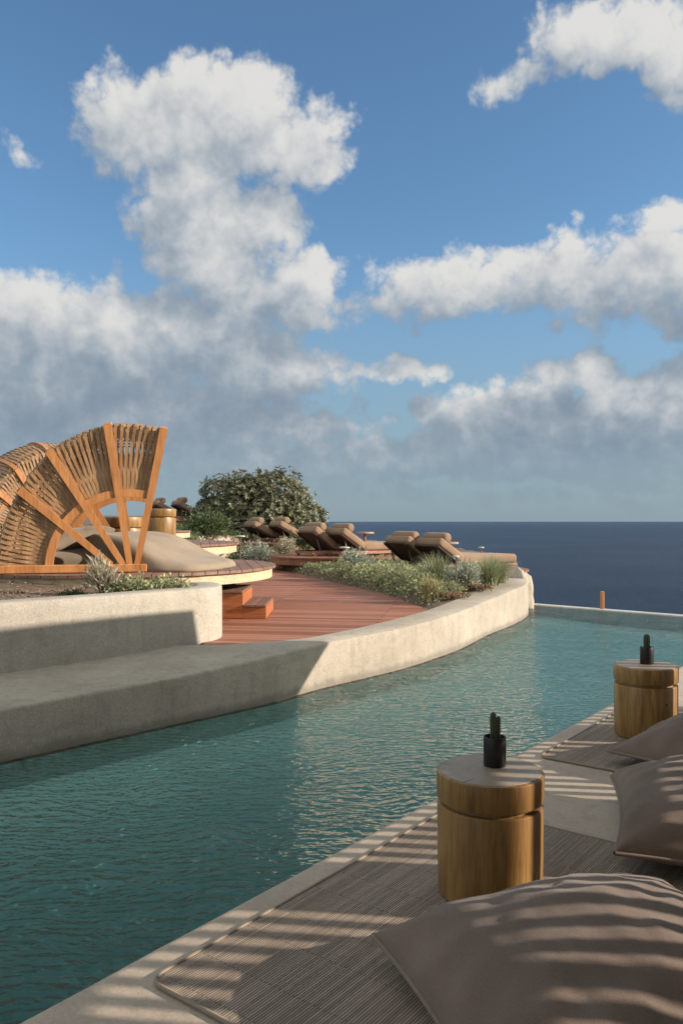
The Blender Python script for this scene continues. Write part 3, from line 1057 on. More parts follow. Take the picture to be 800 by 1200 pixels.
# ---- woven daybed hood
HB_R, HB_I, HB_W = 1.485, .79, 1.75
def make_hood(name, label, loc, rz, bl):
    root = thing(name, label, 'daybed hood', loc, rz, 'woven daybed hoods')
    hub = Vector((0, 0, .05))
    def P(r, th, y):
        k_ = float(np.interp(math.degrees(th), [98, 123, 142, 180], [1, .958, .893, .845]))
        r = r if r < HB_I else HB_I + (r - HB_I) * (HB_R * k_ - HB_I) / (HB_R - HB_I)
        return Vector((r * math.cos(th), y, .05 + r * math.sin(th)))
    def bulge(s):
        return bl * math.sin(PI * s) ** .7
    # ribs
    for deg, r0, sh in ((76, .02, .09), (98, .02, .015), (123, .02, -.05), (143, .20, -.17)):
        th = R(deg)
        mb = MB()
        et = Vector((-math.sin(th), 0, math.cos(th)))
        # straight legs on both sides start on the beam and reach the rim
        top_n = P(HB_R + .03, th, 0)
        foot = Vector((sh, 0, .08))
        for y in (0, HB_W):
            a = foot + Vector((0, y, 0)); b = top_n + Vector((0, y, 0))
            mb.sweep([a, a.lerp(b, .5), b], et, .037, .032, taper=[.85, 1.0, 1.15])
        pts = [P(HB_R + .005 + bulge(s), th, HB_W * s) for s in [.018 + .964 * i / 14 for i in range(15)]]
        mb.sweep(pts, et, .034, .028)
        mb.build('rib', M['frame'], root)
    # beams on the deck
    for y in (0, HB_W):
        mb = MB()
        mb.box((-.565, y, .045), (1.51, .085, .085), bev=.008)
        mb.build('base_beam', M['frame'], root)
    mb = MB()
    mb.box((-HB_R * .845 - .03, HB_W / 2, .045), (.07, HB_W - .09, .08), bev=.006)
    mb.build('back_beam', M['frame'], root)
    # inner arcs
    for y in (.012, HB_W - .012):
        mb = MB()
        pts = [P(HB_I, R(74 + (180 - 74) * i / 24), y) for i in range(25)]
        mb.sweep(pts, (0, 1, 0), .026, .040)
        mb.build('arc_brace', M['frame'], root)
    # outer weaving canes
    mb = MB()
    for (r, y) in ((HB_R - .05, .052), (HB_R - .17, .052), (HB_R - .05, HB_W - .052), (HB_R - .17, HB_W - .052)):
        mb.tube([P(r, R(75 + 106 * i / 30), y) for i in range(31)], .010, 6)
    for s in (.12, .5, .88):
        mb.tube([P(HB_R - .045 + bulge(s), R(75 + 106 * i / 30), HB_W * s) for i in range(31)], .010, 6)
    mb.build('weaving_canes', M['slat'], root, smooth=60)
    # slats
    mb = MB()
    N = 84
    rr = random.Random(3)
    for i in range(N):
        th0 = R(77.5 + 103.5 * i / (N - 1)) + rr.uniform(-.003, .003)
        sg = 1 if i % 2 else -1
        path = []; Aw = []
        ns = 14
        jl = rr.uniform(-.02, .05)
        amp = rr.uniform(.8, 1.2)
        for j in range(ns + 1):
            f = j / ns
            r = HB_I - .01 + (HB_R + .005 + .5 * jl - HB_I) * f
            dth = sg * amp * .0075 * math.sin(f * PI * 2.0 + .3) * (.25 + f)
            yo = .03 + sg * .013 * math.sin(f * PI * 2.4 + .4) * (f ** .7)
            th = th0 + dth
            path.append(P(r, th, yo)); Aw.append(Vector((-math.sin(th), 0, math.cos(th))))
        no = 26
        for j in range(1, no):
            s = j / no
            th = th0 + sg * .006 * math.sin(s * PI * 7)
            r = HB_R + .5 * jl * (1 - min(1, s * 6)) + bulge(s) + sg * .006 * math.cos(s * PI * 5)
            path.append(P(r, th, HB_W * s)); Aw.append(Vector((-math.sin(th), 0, math.cos(th))))
        for j in range(ns + 1):
            f = 1 - j / ns
            r = HB_I - .01 + (HB_R + .005 - HB_I) * f
            th = th0 + sg * amp * .016 * math.sin(f * PI * 2.6) * f
            yo = HB_W - .03 - sg * .018 * math.sin(f * PI * 3.4) * f
            path.append(P(r, th, yo)); Aw.append(Vector((-math.sin(th), 0, math.cos(th))))
        wd_ = [1.0 if (j <= ns or j >= len(path) - ns - 1) else 1.22 for j in range(len(path))]
        mb.sweep(path, Aw, rr.uniform(.0140, .0165), .0045, taper=wd_)
    mb.build('woven_slats', M['slat'], root)
    return root
hood = make_hood('daybed_hood', 'large fan shaped woven wood daybed hood closest to the planter wall', (-2.25, 8.42, .862), R(14), .10)
make_hood('daybed_hood', 'second woven wood hood with arched ribs, partly hidden behind the nearest fan shaped hood', (-4.40, 12.6, 1.062), R(38), .27).scale = (.9, .9, .9)

# ---- soft goods
def pillow_mesh(a, b, h, seed, pinch=.10, n=64, wr=1.0, power=.55):
    vs = []; fs = []
    def surf(side):
        base = len(vs)
        for i in range(n + 1):
            for j in range(n + 1):
                u = -1 + 2 * i / n; v = -1 + 2 * j / n
                # denser towards the seam
                u = math.sin(u * PI / 2); v = math.sin(v * PI / 2)
                x = a * u * (1 - pinch * (1 - v * v)); y = b * v * (1 - pinch * (1 - u * u))
                e = max(0, (1 - u * u) * (1 - v * v))
                z = side * h * e ** power
                q = Vector((u * 2.2 + seed, v * 2.2, side * 3))
                w = mnoise.noise(q) * .10 + mnoise.noise(q * 2.6) * .045
                # creases running in from the corners and the seams
                c1 = math.sin(9 * math.atan2(abs(v) - 1.15, abs(u) - 1.15) + seed) * math.exp(-2.2 * (1.2 - abs(u) + 1.2 - abs(v)))
                ed = math.exp(-5 * (1 - abs(u))) * math.sin(v * 17 + seed) + math.exp(-5 * (1 - abs(v))) * math.sin(u * 15 + 2 * seed)
                cr = 1 - abs(2.6 * mnoise.noise(Vector((u * 1.5 + v * .9 + seed * 2, v * 3.1 - u * 1.3, side))))
                z += side * .0045 * wr * (max(0, cr) ** 3 - .2) * e ** .35
                z += side * h * wr * (w * e ** .5 + .22 * c1 * e ** .4 + .05 * ed * e ** .3)
                vs.append((x, y, z))
        for i in range(n):
            for j in range(n):
                q = (base + i * (n + 1) + j, base + (i + 1) * (n + 1) + j, base + (i + 1) * (n + 1) + j + 1, base + i * (n + 1) + j + 1)
                fs.append(q if side > 0 else q[::-1])
    surf(1); surf(-1)
    return vs, fs
def pillow_seam(a, b, pinch, r=.006, out=1.004):
    pts = []
    m = 28
    def pt(u, v): return Vector((a * out * u * (1 - pinch * (1 - v * v)), b * out * v * (1 - pinch * (1 - u * u)), 0))
    for i in range(m): pts.append(pt(-1 + 2 * i / m, -1))
    for i in range(m): pts.append(pt(1, -1 + 2 * i / m))
    for i in range(m): pts.append(pt(1 - 2 * i / m, 1))
    for i in range(m): pts.append(pt(-1, 1 - 2 * i / m))
    pts.append(pts[0])
    return pts
def make_pillow(name, label, loc, rot, a, b, h, seed, pinch=.10, power=.55, group='floor pillows on the terrace', mat='pillow', cat='pillow', seam=True, squash=.35, wr=1.1):
    root = thing(name, label, cat, loc, 0, group)
    root.rotation_euler = rot
    vs, fs = pillow_mesh(a, b, h, seed, pinch, power=power, wr=wr)
    # the underside is pressed flat by what it lies on
    vs = [(x, y, z if z > 0 else z * squash * 1.0) for x, y, z in vs]
    mb = MB(); mb.add(vs, fs)
    o = mb.build('cover', M[mat], root, smooth=180)
    if seam:
        mb = MB()
        mb.tube(pillow_seam(a, b, pinch), .0085, 6, cap=False)
        mb.build('piping', M['piping'], root, smooth=180)
    return root
make_pillow('floor_pillow', 'largest taupe pillow in the near right corner, striped by sunlight', (.735, 2.20, .085), (R(3), R(-2), math.atan2(.28, .96)), .52, .48, .24, 2.0, power=.42, pinch=.075)
make_pillow('floor_pillow', 'taupe pillow between the near striped pillow and the farther table', (1.69, 3.42, .085), (0, R(3), math.atan2(-.30, .95)), .50, .50, .25, 5.5, power=.42, pinch=.075)
make_pillow('floor_pillow', 'partly cut off taupe pillow beside the farther wooden stump table', (2.13, 4.50, .08), (0, 0, R(38)), .43, .43, .24, 9.1)

# ---- mats
def rug(name, label, t0, t1, o0, o1):
    L = t1 - t0; Wd = o1 - o0
    c = E0 + U * (t0 + t1) / 2 + Nn * (o0 + o1) / 2
    root = thing(name, label, 'mat', (c.x, c.y, .004), ANG_U, 'woven mats on the terrace')
    rad = .05
    def rr(hx, hy, r, k=8):
        pts = []
        for (sx, sy, a0) in ((1, 1, 0), (-1, 1, 90), (-1, -1, 180), (1, -1, 270)):
            for i in range(k + 1):
                an = R(a0 + 90 * i / k)
                pts.append((sx * (hx - r) + r * math.cos(an), sy * (hy - r) + r * math.sin(an)))
        return pts
    mb = MB()
    mb.prism(rr(L / 2, Wd / 2, rad), 0, .007)
    mb.build('weave', M['mat'], root)
    mb = MB()
    pts = [Vector((x, y, .005)) for x, y in rr(L / 2, Wd / 2, rad)]
    pts.append(pts[0])
    mb.tube(pts, .0075, 6, cap=False)
    mb.build('binding', M['matedge'], root, smooth=180)
    return root
def tpar(x, y):
    d = Vector((x, y)) - E0
    return d.dot(U), d.dot(Nn)
ta, oa = tpar(-.582, 2.414)
tb, _ = tpar(.920, 3.638)
rug('woven_mat', 'grey brown woven mat under the nearer stump table, beside the pool edge', ta, tb, oa, oa + 1.9)
tc_, oc = tpar(1.172, 4.715)
rug('woven_mat', 'grey brown woven mat under the farther stump table', tc_, tc_ + 1.75, oc, oc + 1.9)

# ---- stump tables
def make_stump(name, label, loc, rz, knot=False, scale=1.0):
    root = thing(name, label, 'side table', loc, rz, 'wooden stump side tables')
    root.scale = (scale,) * 3
    wob = lambda an, z: .007 * mnoise.noise((math.cos(an) * 1.3, math.sin(an) * 1.3, 2)) + .004 * mnoise.noise((math.cos(an) * 4, math.sin(an) * 4, z * 3))
    mb = MB()
    mb.lathe([(0, 0), (.180, 0), (.188, .004), (.193, .014), (.196, .15), (.197, .330), (.195, .337), (.190, .340), (.176, .340), (.174, .352), (0, .352)], 72, wob=wob)
    mb.build('base', M['stump'], root, smooth=35)
    mb = MB()
    prof = [(0, .354), (.186, .354), (.196, .356), (.199, .361), (.200, .446), (.198, .453), (.190, .457)]
    mb.lathe(prof, 72, wob=wob)
    top = mb.build('top', M['stump'], root, smooth=35)
    mb = MB()
    mb.lathe([(.1905, .4555), (.188, .4580), (.0, .4585)], 72, wob=wob)
    mb.build('top_face', M['stump_top'], top, smooth=35)
    if knot:
        an = R(-72)
        mb = MB()
        rot = Matrix.Rotation(an, 3, 'Z') @ Matrix.Rotation(R(90), 3, 'Y')
        k = MB(); k.lathe([(.0, .004), (.005, .004), (.006, .0045), (.010, .0015), (.0125, .003), (.015, 0)], 20)
        mb.add([rot @ Vector(p) + Vector((.1925 * math.cos(an), .1925 * math.sin(an), .235)) for p in k.v], k.f)
        mb.build('knot', M['darkwood'], root, smooth=60)
    return root
make_stump('stump_table', 'nearer golden wooden stump table with a grooved rim, standing on the near mat', (.556, 2.99, .012), R(20))
make_stump('stump_table', 'farther golden wooden stump table with a knot, at the right by the pool', (1.975, 5.18, .012), 0, knot=True)
make_stump('stump_table', 'larger stump table inside the woven daybed hood', (-2.88, 10.55, .862), R(100), scale=1.30)
make_stump('stump_table', 'stump table seen through the hood frame on the platform behind', (-2.72, 12.0, 1.062), R(160), scale=1.15)

# ---- cactus pots
def make_cactus_pot(name, label, loc, rz, stems):
    root = thing(name, label, 'potted cactus', loc, rz, 'potted cacti on the stump tables')
    mb = MB()
    mb.lathe([(0, 0), (.040, 0), (.0425, .003), (.0425, .108), (.0415, .111), (.0385, .111), (.0375, .108), (.0375, .085), (0, .085)], 40)
    mb.build('pot', M['pot'], root, smooth=40)
    mb = MB()
    mb.lathe([(0, .0855), (.0374, .0855), (.03, .094), (0, .098)], 24)
    mb.build('soil', M['soil_pot'], root, smooth=60)
    for (x, y, h, r, lean) in stems:
        mb = MB()
        nr, seg = 9, 54
        vs = []
        nz = 16
        for k in range(nz + 1):
            f = k / nz
            rad = r * (.80 + .25 * math.sin(f * PI * .8)) * (1 if f < .8 else math.sqrt(max(0.0, 1 - ((f - .8) / .2) ** 2)) * .98 + .02)
            for j in range(seg):
                an = 2 * PI * j / seg
                rr_ = rad * (1 + .15 * math.cos(nr * an))
                vs.append((x + lean * f * h + rr_ * math.cos(an), y + rr_ * math.sin(an), .09 + h * f))
        fs = [(k * seg + j, k * seg + (j + 1) % seg, (k + 1) * seg + (j + 1) % seg, (k + 1) * seg + j) for k in range(nz) for j in range(seg)]
        fs.append(tuple(nz * seg + j for j in range(seg)))
        mb.add(vs, fs)
        ca = mb.build('cactus', M['cactus'], root, smooth=180)
        mb = MB()
        for q in range(nr):
            an = 2 * PI * q / nr
            for k in range(2, nz - 1):
                f = k / nz
                rad = r * (.80 + .25 * math.sin(f * PI * .8)) * 1.15
                c = Vector((x + lean * f * h + rad * math.cos(an), y + rad * math.sin(an), .09 + h * f))
                for s in (-.5, 0, .5):
                    d = Vector((math.cos(an + s), math.sin(an + s), rng.uniform(-.4, .6))).normalized()
                    mb.tube([c, c + d * .004], [.0005, .0002], 3, cap=False)
        mb.build('spines', M['spine'], ca)
    return root
make_cactus_pot('potted_cactus', 'black pot with a two stemmed cactus on the nearer stump table', (.583, 3.035, .4705), 0, [(-.004, 0, .115, .0105, -.02), (.012, .005, .098, .0075, .03)])
make_cactus_pot('potted_cactus', 'black pot with a single round topped cactus on the farther stump table', (1.99, 5.20, .4705), 0, [(0, 0, .105, .017, 0.0)])

# ---- mattress and cushions on the daybed platform
vs, fs = pillow_mesh(.80, .80, .20, 3.3, pinch=.04, n=40, wr=.5, power=.30)
vs = [(x, y, z if z > 0 else z * .3) for x, y, z in vs]
mb = MB(); mb.add(vs, fs)
mt = thing('mattress', 'wide taupe mattress lying under the nearest woven hood', 'mattress', (-2.84, 9.42, .925), R(10))
mb.build('cover', M['mattress'], mt, smooth=180)
def draped(name, label, loc, rz, a, b, prof, seed):
    mb = MB()
    nr, na = 26, 96
    vs = [(0, 0, prof[0] + prof[1] / (1 + math.exp(-prof[2] * prof[3])))]
    for i in range(1, nr + 1):
        rr_ = math.sin(i / nr * PI / 2)
        for j in range(na):
            an = 2 * PI * j / na
            c, s_ = math.cos(an), math.sin(an)
            k = (abs(c) ** 4.2 + abs(s_) ** 4.2) ** (-1 / 4.2)
            k *= 1 + .022 * math.sin(an * 5 + seed) * rr_ ** 3 + .008 * math.sin(an * 13 + 2 * seed) * rr_ ** 3
            x = a * c * k * rr_; y = b * s_ * k * rr_
            h = prof[0] + prof[1] / (1 + math.exp((x - prof[2]) * prof[3]))
            fold = .014 * mnoise.noise((x * 1.2 + seed, y * 2.2, 1)) + .006 * mnoise.noise((x * 3 + seed, y * 5, 4))
            z = max(0.0, (h + fold * min(1, h * 4)) * max(0, 1 - rr_ ** 16) ** .38)
            vs.append((x, y, z))
    fs = [(0, 1 + j, 1 + (j + 1) % na) for j in range(na)]
    for i in range(nr - 1):
        for j in range(na):
            p = 1 + i * na; q = p + na
            fs.append((p + j, q + j, q + (j + 1) % na, p + (j + 1) % na))
    fs.append(tuple(1 + (nr - 1) * na + j for j in reversed(range(na))))
    mb.add(vs, fs)
    o = mb.build(name, M['mattress'], None, smooth=180)
    o.location = loc; o.rotation_euler = (0, 0, rz)
    return tag(o, label, 'cushion', 'cushions on the nearest daybed')
draped('daybed_cushion', 'big slouched taupe cushion sloping down from the open right side of the nearest hood', (-2.06, 9.22, .863), R(-16), .74, .72, (.075, .35, .12, 6.0), 2.2)
make_pillow('daybed_cushion', 'dim taupe cushion deep inside the nearest hood', (-3.15, 9.2, 1.14), (R(-8), R(-14), R(30)), .46, .42, .15, 6.4, pinch=.06, group='cushions on the nearest daybed', power=.33, mat='mattress', cat='cushion', seam=False, squash=.8)

# ---- stair
st = thing('steps', 'two step reddish wooden stair from the boardwalk up to the daybed platform', 'stair', (-1.36, 8.92, DECK_Z + .004), 0)
for (xa, xb, zt, nm) in ((0, .26, .31, 'upper_step'), (.262, .52, .155, 'lower_step')):
    mb = MB()
    mb.box(((xa + xb) / 2, .45, (zt - .028) / 2), (xb - xa, .90, zt - .028), bev=.003)
    mb.build(nm, M['stairw'], st)
    mb = MB()
    for q in range(2):
        w_ = (xb - xa) / 2
        mb.box((xa + w_ * (q + .5), .44, zt - .013), (w_ - .006, .93, .024), bev=.003)
    mb.build('tread', M['plank'], st)

# ---- sun loungers
def make_lounger(name, label, loc, rz, back, table=None):
    """local +X runs to the feet, origin under the head end"""
    root = thing(name, label, 'sun lounger', loc, rz, 'sun loungers facing the sea')
    Wd = .74
    hs = .12           # underside of the cushion
    xb = .62           # hinge
    mb = MB()
    for s in (-1, 1):
        mb.box((1.05, s * (Wd / 2 - .03), hs - .04), (2.06, .05, .07), bev=.006)
    for x in (.06, 1.0, 2.04):
        mb.box((x, 0, hs - .045), (.05, Wd - .112, .05), bev=.004)
    mb.build('frame', M['redwood'], root)
    for x in (.10, 1.98):
        for s in (-1, 1):
            mb = MB()
            mb.box((x, s * (Wd / 2 - .03), (hs - .077) / 2), (.055, .05, hs - .077), bev=.005)
            mb.build('leg', M['redwood'], root)
    # seat cushion
    def cushion(L, Wc, T, seed):
        n, m_ = 22, 12
        vs = []
        mb_ = MB()
        pr = []
        r = .055
        sec = []
        for (sx, sz, a0) in ((1, 1, 0), (-1, 1, 90), (-1, -1, 180), (1, -1, 270)):
            for i in range(5):
                an = R(a0 + 90 * i / 4)
                sec.append((sx * (Wc / 2 - r) + r * math.cos(an), sz * (T / 2 - r) + r * math.sin(an)))
        k = len(sec)
        st_ = [0, .012, .04, .08] + [.08 + (L - .16) * i / 10 for i in range(1, 10)] + [L - .08, L - .04, L - .012, L]
        for x in st_:
            e = min(x, L - x)
            f = 1 - (1 - min(1, e / .06)) ** 2 * .28
            tuft = 1 - .05 * math.cos(x / L * 2 * PI * 3) ** 8
            for (y, z) in sec:
                q = Vector((x * 3 + seed, y * 3, z * 3))
                w = 1 + .03 * mnoise.noise(q)
                vs.append((x, y * (1 - (1 - f) * .25) * w, z * f * tuft * w))
        fs_ = [(i * k + j, i * k + (j + 1) % k, (i + 1) * k + (j + 1) % k, (i + 1) * k + j) for i in range(len(st_) - 1) for j in range(k)]
        fs_.append(tuple(range(k))[::-1]); fs_.append(tuple((len(st_) - 1) * k + j for j in range(k)))
        return vs, fs_
    T = .175
    vs, fs = cushion(1.44, Wd, T, 1.0)
    mb = MB(); mb.add([(x + xb + .02, y, z + hs + T / 2) for x, y, z in vs], fs)
    mb.build('seat_cushion', M['lcush'], root, smooth=60)
    # backrest tilts about the hinge
    rot = Matrix.Rotation(R(back), 3, 'Y')
    piv = Vector((xb, 0, hs))
    Lb = .70
    vs, fs = cushion(Lb, Wd, T, 4.0)
    mb = MB(); mb.add([piv + rot @ Vector((x - Lb, y, z + T / 2 + .012)) for x, y, z in vs], fs)
    mb.build('back_cushion', M['lcush'], root, smooth=60)
    mb = MB()
    for s in (-1, 1):
        c = piv + rot @ Vector((-Lb / 2, s * (Wd / 2 - .06), -.016))
        mb.box(c, (Lb - .04, .05, .045), rot, .005)
    mb.box(piv + rot @ Vector((-Lb / 2, 0, -.006)), (Lb - .012, Wd - .03, .022), rot, .004)
    mb.build('backrest_frame', M['darkwood'], root)
    for s in (-1, 1):
        mb = MB()
        a = piv + rot @ Vector((-.50, s * (Wd / 2 - .10), -.04))
        b = Vector((.30 if back > 33 else .24, s * (Wd / 2 - .10), hs - .05))
        mb.sweep([a, b], (0, 1, 0), .010, .010)
        mb.build('backrest_prop', M['metal'], root)
    # head roll with its strap
    hr = MB()
    c = piv + rot @ Vector((-Lb + .16, 0, T + .085))
    pts = [c + Vector((0, y, 0)) for y in (-.33, -.325, -.30, -.2, -.05, .1, .2, .30, .325, .33)]
    hr.tube(pts, [.045, .075, .095, .1, .1, .1, .1, .095, .075, .045], 20)
    hd = hr.build('head_roll', M['lcush'], root, smooth=70)
    return root
LR = R(35)
def head_at(x, y):   # centre of the head end
    return x, y
specs = [
    ('sun lounger nearest the sea edge, its long flat seat in full sunlight', 1.56, 14.98, .462, 32, R(34)),
    ('sun lounger second from the sea, back raised, frontmost pair left', .98, 15.42, .462, 36, R(35)),
    ('sun lounger right of the middle pair, beside a small wooden side table', -.22, 17.55, .632, 32, R(35)),
    ('sun lounger left of the middle pair, back steeply raised', -.86, 17.75, .632, 36, R(36)),
    ('sun lounger in front of the big bush, right one of the two', -1.88, 22.0, .822, 28, R(30)),
    ('sun lounger in front of the big bush, leftmost of the row', -2.62, 22.35, .822, 27, R(30)),
    ('distant sun lounger between woven hood and bush, right one', -5.30, 25.1, 1.452, 30, R(28)),
    ('distant sun lounger just right of the woven hood, left one', -6.05, 25.4, 1.452, 30, R(28)),
]
for (lab, x, y, z, bk, rz) in specs:
    make_lounger('sun_lounger', lab, (x, y, z), rz, bk)

def make_side_table(label, loc, rz=0):
    root = thing('side_table', label, 'side table', loc, rz, 'small lounger side tables')
    mb = MB(); mb.lathe([(0, .49), (.20, .49), (.21, .496), (.21, .522), (.203, .53), (0, .53)], 40)
    mb.build('top', M['tabletop'], root, smooth=40)
    mb = MB(); mb.lathe([(0, .0), (.14, .0), (.14, .015), (.03, .022), (.03, .489), (0, .489)], 24)
    mb.build('pedestal', M['redwood'], root, smooth=40)
    return root
make_side_table('small round side table beside the middle pair of loungers', (.52, 17.9, .632))
make_side_table('small round side table between the two loungers nearest the sea', (2.10, 15.75, .462))

# ---- garden lamps
def make_lamp(label, loc, h, cap=.055):
    root = thing('garden_lamp', label, 'garden lamp', loc, 0, 'slim garden lamps among the plants')
    mb = MB(); mb.tube([(0, 0, -.05), (0, 0, h)], .010, 10)
    mb.build('post', M['metal'], root, smooth=40)
    mb = MB(); mb.lathe([(0, h), (cap * .35, h), (cap, h + .012), (cap, h + .026), (cap * .8, h + .036), (0, h + .040)], 28)
    mb.build('cap', M['capm'], root, smooth=40)
    return root
def lamp_at(label, x, y, ztop, cap=.055):
    g = ground(x, y)
    make_lamp(label, (x, y, g), ztop - g - .03, cap)
lamp_at('short garden lamp with a disc cap among the shrubs by the boardwalk bend', .06, 14.9, .92, .10)
lamp_at('tall thin garden lamp among the grasses near the wall end', 1.56, 10.85, .93, .045)
lamp_at('thin garden lamp with bright cap behind the lounger nearest the sea', 2.98, 17.0, .85, .06)
lamp_at('thin garden lamp left of the big bush near the distant platform', -4.08, 21.6, 1.80, .04)
lamp_at('low garden lamp beside the silver shrub at the second platform', -2.1, 16.6, 1.10, .10)

# ---- post on the pool rim
mb = MB()
mb.box((0, 0, .12), (.055, .055, .34), bev=.008)
o = mb.build('post', M['frame'], None)
o.location = (4.24, 12.97, -.03)
tag(o, 'short square wooden post on the far pool rim against the sea', 'post')

# ---- plants
def leaves(mb, c, r, n, size, rg, shell=.55, flat=0.0, aspect=.45, up=.3):
    c = Vector(c)
    for _ in range(n):
        d = Vector((rg.gauss(0, 1), rg.gauss(0, 1), rg.gauss(0, 1))).normalized()
        if d.z < -.35: d.z = -d.z * .4
        k = (shell + (1 - shell) * rg.random()) if rg.random() < .85 else rg.random()
        p = c + Vector((d.x * r[0] * k, d.y * r[1] * k, d.z * r[2] * k))
        a = (d + Vector((rg.gauss(0, .6), rg.gauss(0, .6), rg.gauss(0, .6) + up))).normalized()
        b = a.cross(Vector((rg.gauss(0, 1), rg.gauss(0, 1), rg.gauss(0, 1)))).normalized()
        nrm = a.cross(b)
        L = size * rg.uniform(.6, 1.3); w = L * aspect
        m_ = p + a * L * .5 + nrm * L * .08
        mb.add([p, m_ + b * w * .5, p + a * L, m_ - b * w * .5], [(0, 1, 2, 3)])

def rosettes(mb, c, r, n, size, rg, per=8):
    """small leaf rosettes on an uneven crown surface"""
    c = Vector(c)
    sd = rg.random() * 50
    for _ in range(n):
        d = Vector((rg.gauss(0, 1), rg.gauss(0, 1), rg.gauss(0, 1))).normalized()
        if d.z < -.5: continue
        lump = 1 + .36 * mnoise.noise(d * 2.4 + Vector((sd, 0, 0))) + .24 * mnoise.noise(d * 6 + Vector((0, sd, 0)))
        k = lump * (1 - .32 * rg.random() ** 2.2)
        p = c + Vector((d.x * r[0] * k, d.y * r[1] * k, d.z * r[2] * k))
        ax = (d + Vector((rg.gauss(0, .35), rg.gauss(0, .35), rg.gauss(0, .35) + .25))).normalized()
        t1 = ax.orthogonal().normalized(); t2 = ax.cross(t1)
        ph0 = rg.random() * 6.28
        for q in range(per):
            an = ph0 + 2 * PI * q / per + rg.gauss(0, .2)
            a = (ax * rg.uniform(.25, .8) + (t1 * math.cos(an) + t2 * math.sin(an))).normalized()
            b = ax.cross(a).normalized()
            L = size * rg.uniform(.65, 1.25); w = L * .42
            mb.add([p, p + a * L * .55 + b * w * .5, p + a * L + ax * L * .06, p + a * L * .55 - b * w * .5], [(0, 1, 2, 3)])

# the big bush
tree = thing('bush', 'big rounded dark green bush behind the leftmost sun loungers', 'bush', (-2.55, 25.2, ground(-2.55, 25.2) - .1), 0)
rg = random.Random(21)
mb = MB()
for i in range(7):
    a = 2 * PI * i / 7 + rg.random()
    L = rg.uniform(1.0, 1.5)
    p0 = Vector((rg.uniform(-.15, .15), rg.uniform(-.15, .15), -.15)); p2 = Vector((math.cos(a) * L, math.sin(a) * .8, rg.uniform(.9, 1.6)))
    p1 = p0.lerp(p2, .5) + Vector((0, 0, .25))
    mb.tube([p0, p0.lerp(p1, .5), p1, p1.lerp(p2, .5), p2], [.10, .085, .06, .04, .02], 7)
mb.build('trunk', M['bark'], tree, smooth=60)
mb = MB()
for (c, r, n) in (((-.85, 0, 1.05), (1.05, 1.0, .95), 1900), ((.40, .1, 1.18), (1.05, 1.0, .98), 2000), ((1.10, .1, .72), (.85, .9, .58), 1000),
                  ((-1.45, -.3, .60), (.70, .8, .60), 700), ((.1, -.7, .55), (1.2, .7, .6), 900), ((-.3, .0, 1.5), (.6, .6, .45), 420)):
    rosettes(mb, c, r, n, .105, rg, 7)
mb.build('foliage', M['leaf_tree'], tree)

def shrub(name, label, x, y, r, n, size, mat, seed, group=None, cat='shrub', aspect=.45, up=.4, z=None, stems=True, yellow=0):
    z0 = (ground(x, y) if z is None else z) - .02
    root = thing(name, label, cat, (x, y, z0), 0, group)
    rg = random.Random(seed)
    if stems:
        mb = MB()
        for i in range(9):
            a = 2 * PI * i / 9 + rg.random()
            p0 = Vector((math.cos(a) * .03, math.sin(a) * .03, -.02)); p2 = Vector((math.cos(a) * r[0] * .7, math.sin(a) * r[1] * .7, r[2] * rg.uniform(.5, .9)))
            mb.tube([p0, p0.lerp(p2, .5) + Vector((0, 0, .05)), p2], [.010, .007, .003], 5)
        mb.build('stems', M['bark'], root)
    mb = MB()
    for q in range(7):
        a = rg.random() * 6.28; k = .45 * math.sqrt(rg.random())
        c = (math.cos(a) * r[0] * k, math.sin(a) * r[1] * k, r[2] * rg.uniform(.30, .5))
        s = rg.uniform(.45, .75)
        leaves(mb, c, (r[0] * s, r[1] * s, r[2] * s * 1.05), n // 7, size, rg, aspect=aspect, up=up)
    mb.build('foliage', M[mat], root)
    return root

def tuft(name, label, x, y, h, spread, n, mat, seed, z=None, group=None, w=.006):
    z0 = (ground(x, y) if z is None else z) - .02
    root = thing(name, label, 'grass', (x, y, z0), 0, group)
    rg = random.Random(seed)
    mb = MB()
    for _ in range(n):
        a = rg.random() * 2 * PI
        b0 = Vector((rg.gauss(0, .05), rg.gauss(0, .05), 0))
        L = h * rg.uniform(.55, 1.15)
        out = spread * rg.uniform(.15, 1.0)
        d = Vector((math.cos(a), math.sin(a), 0))
        side = Vector((-d.y, d.x, 0))
        pts = []
        for k in range(5):
            f = k / 4
            pts.append(b0 + d * (out * f ** 1.7) + Vector((0, 0, L * (f - .28 * f ** 3 * out / max(h, .01)))))
        vs = []
        for k, p in enumerate(pts):
            ww = w * (1 - .85 * k / 4)
            vs += [p + side * ww, p - side * ww]
        mb.add(vs, [(2 * k, 2 * k + 1, 2 * k + 3, 2 * k + 2) for k in range(4)])
    mb.build('blades', M[mat], root)
    return root

# planter in front of the daybed platform
shrub('silver_shrub', 'wispy pale silver plant against the hood beam in the planter', -2.12, 7.16, (.20, .17, .34), 650, .085, 'leaf_pale', 31, aspect=.16, up=.9, z=.72)
shrub('flowering_shrub', 'low grey green mound with yellow flowers right of the wispy planter plant', -1.88, 7.10, (.30, .18, .20), 1100, .040, 'leaf_cover', 32, z=.72)
shrub('flowering_shrub', 'low grey green mound with yellow tips at the right end of the planter', -1.60, 7.25, (.26, .18, .18), 1000, .040, 'leaf_cover', 33, z=.72)
shrub('low_plant', 'small green sprig at the left of the planter soil', -2.42, 7.15, (.15, .10, .07), 220, .035, 'leaf_green', 34, z=.72)
shrub('low_plant', 'tiny brown green sprig at the left edge of the planter', -2.95, 7.20, (.14, .10, .06), 160, .03, 'litter', 35, z=.72)

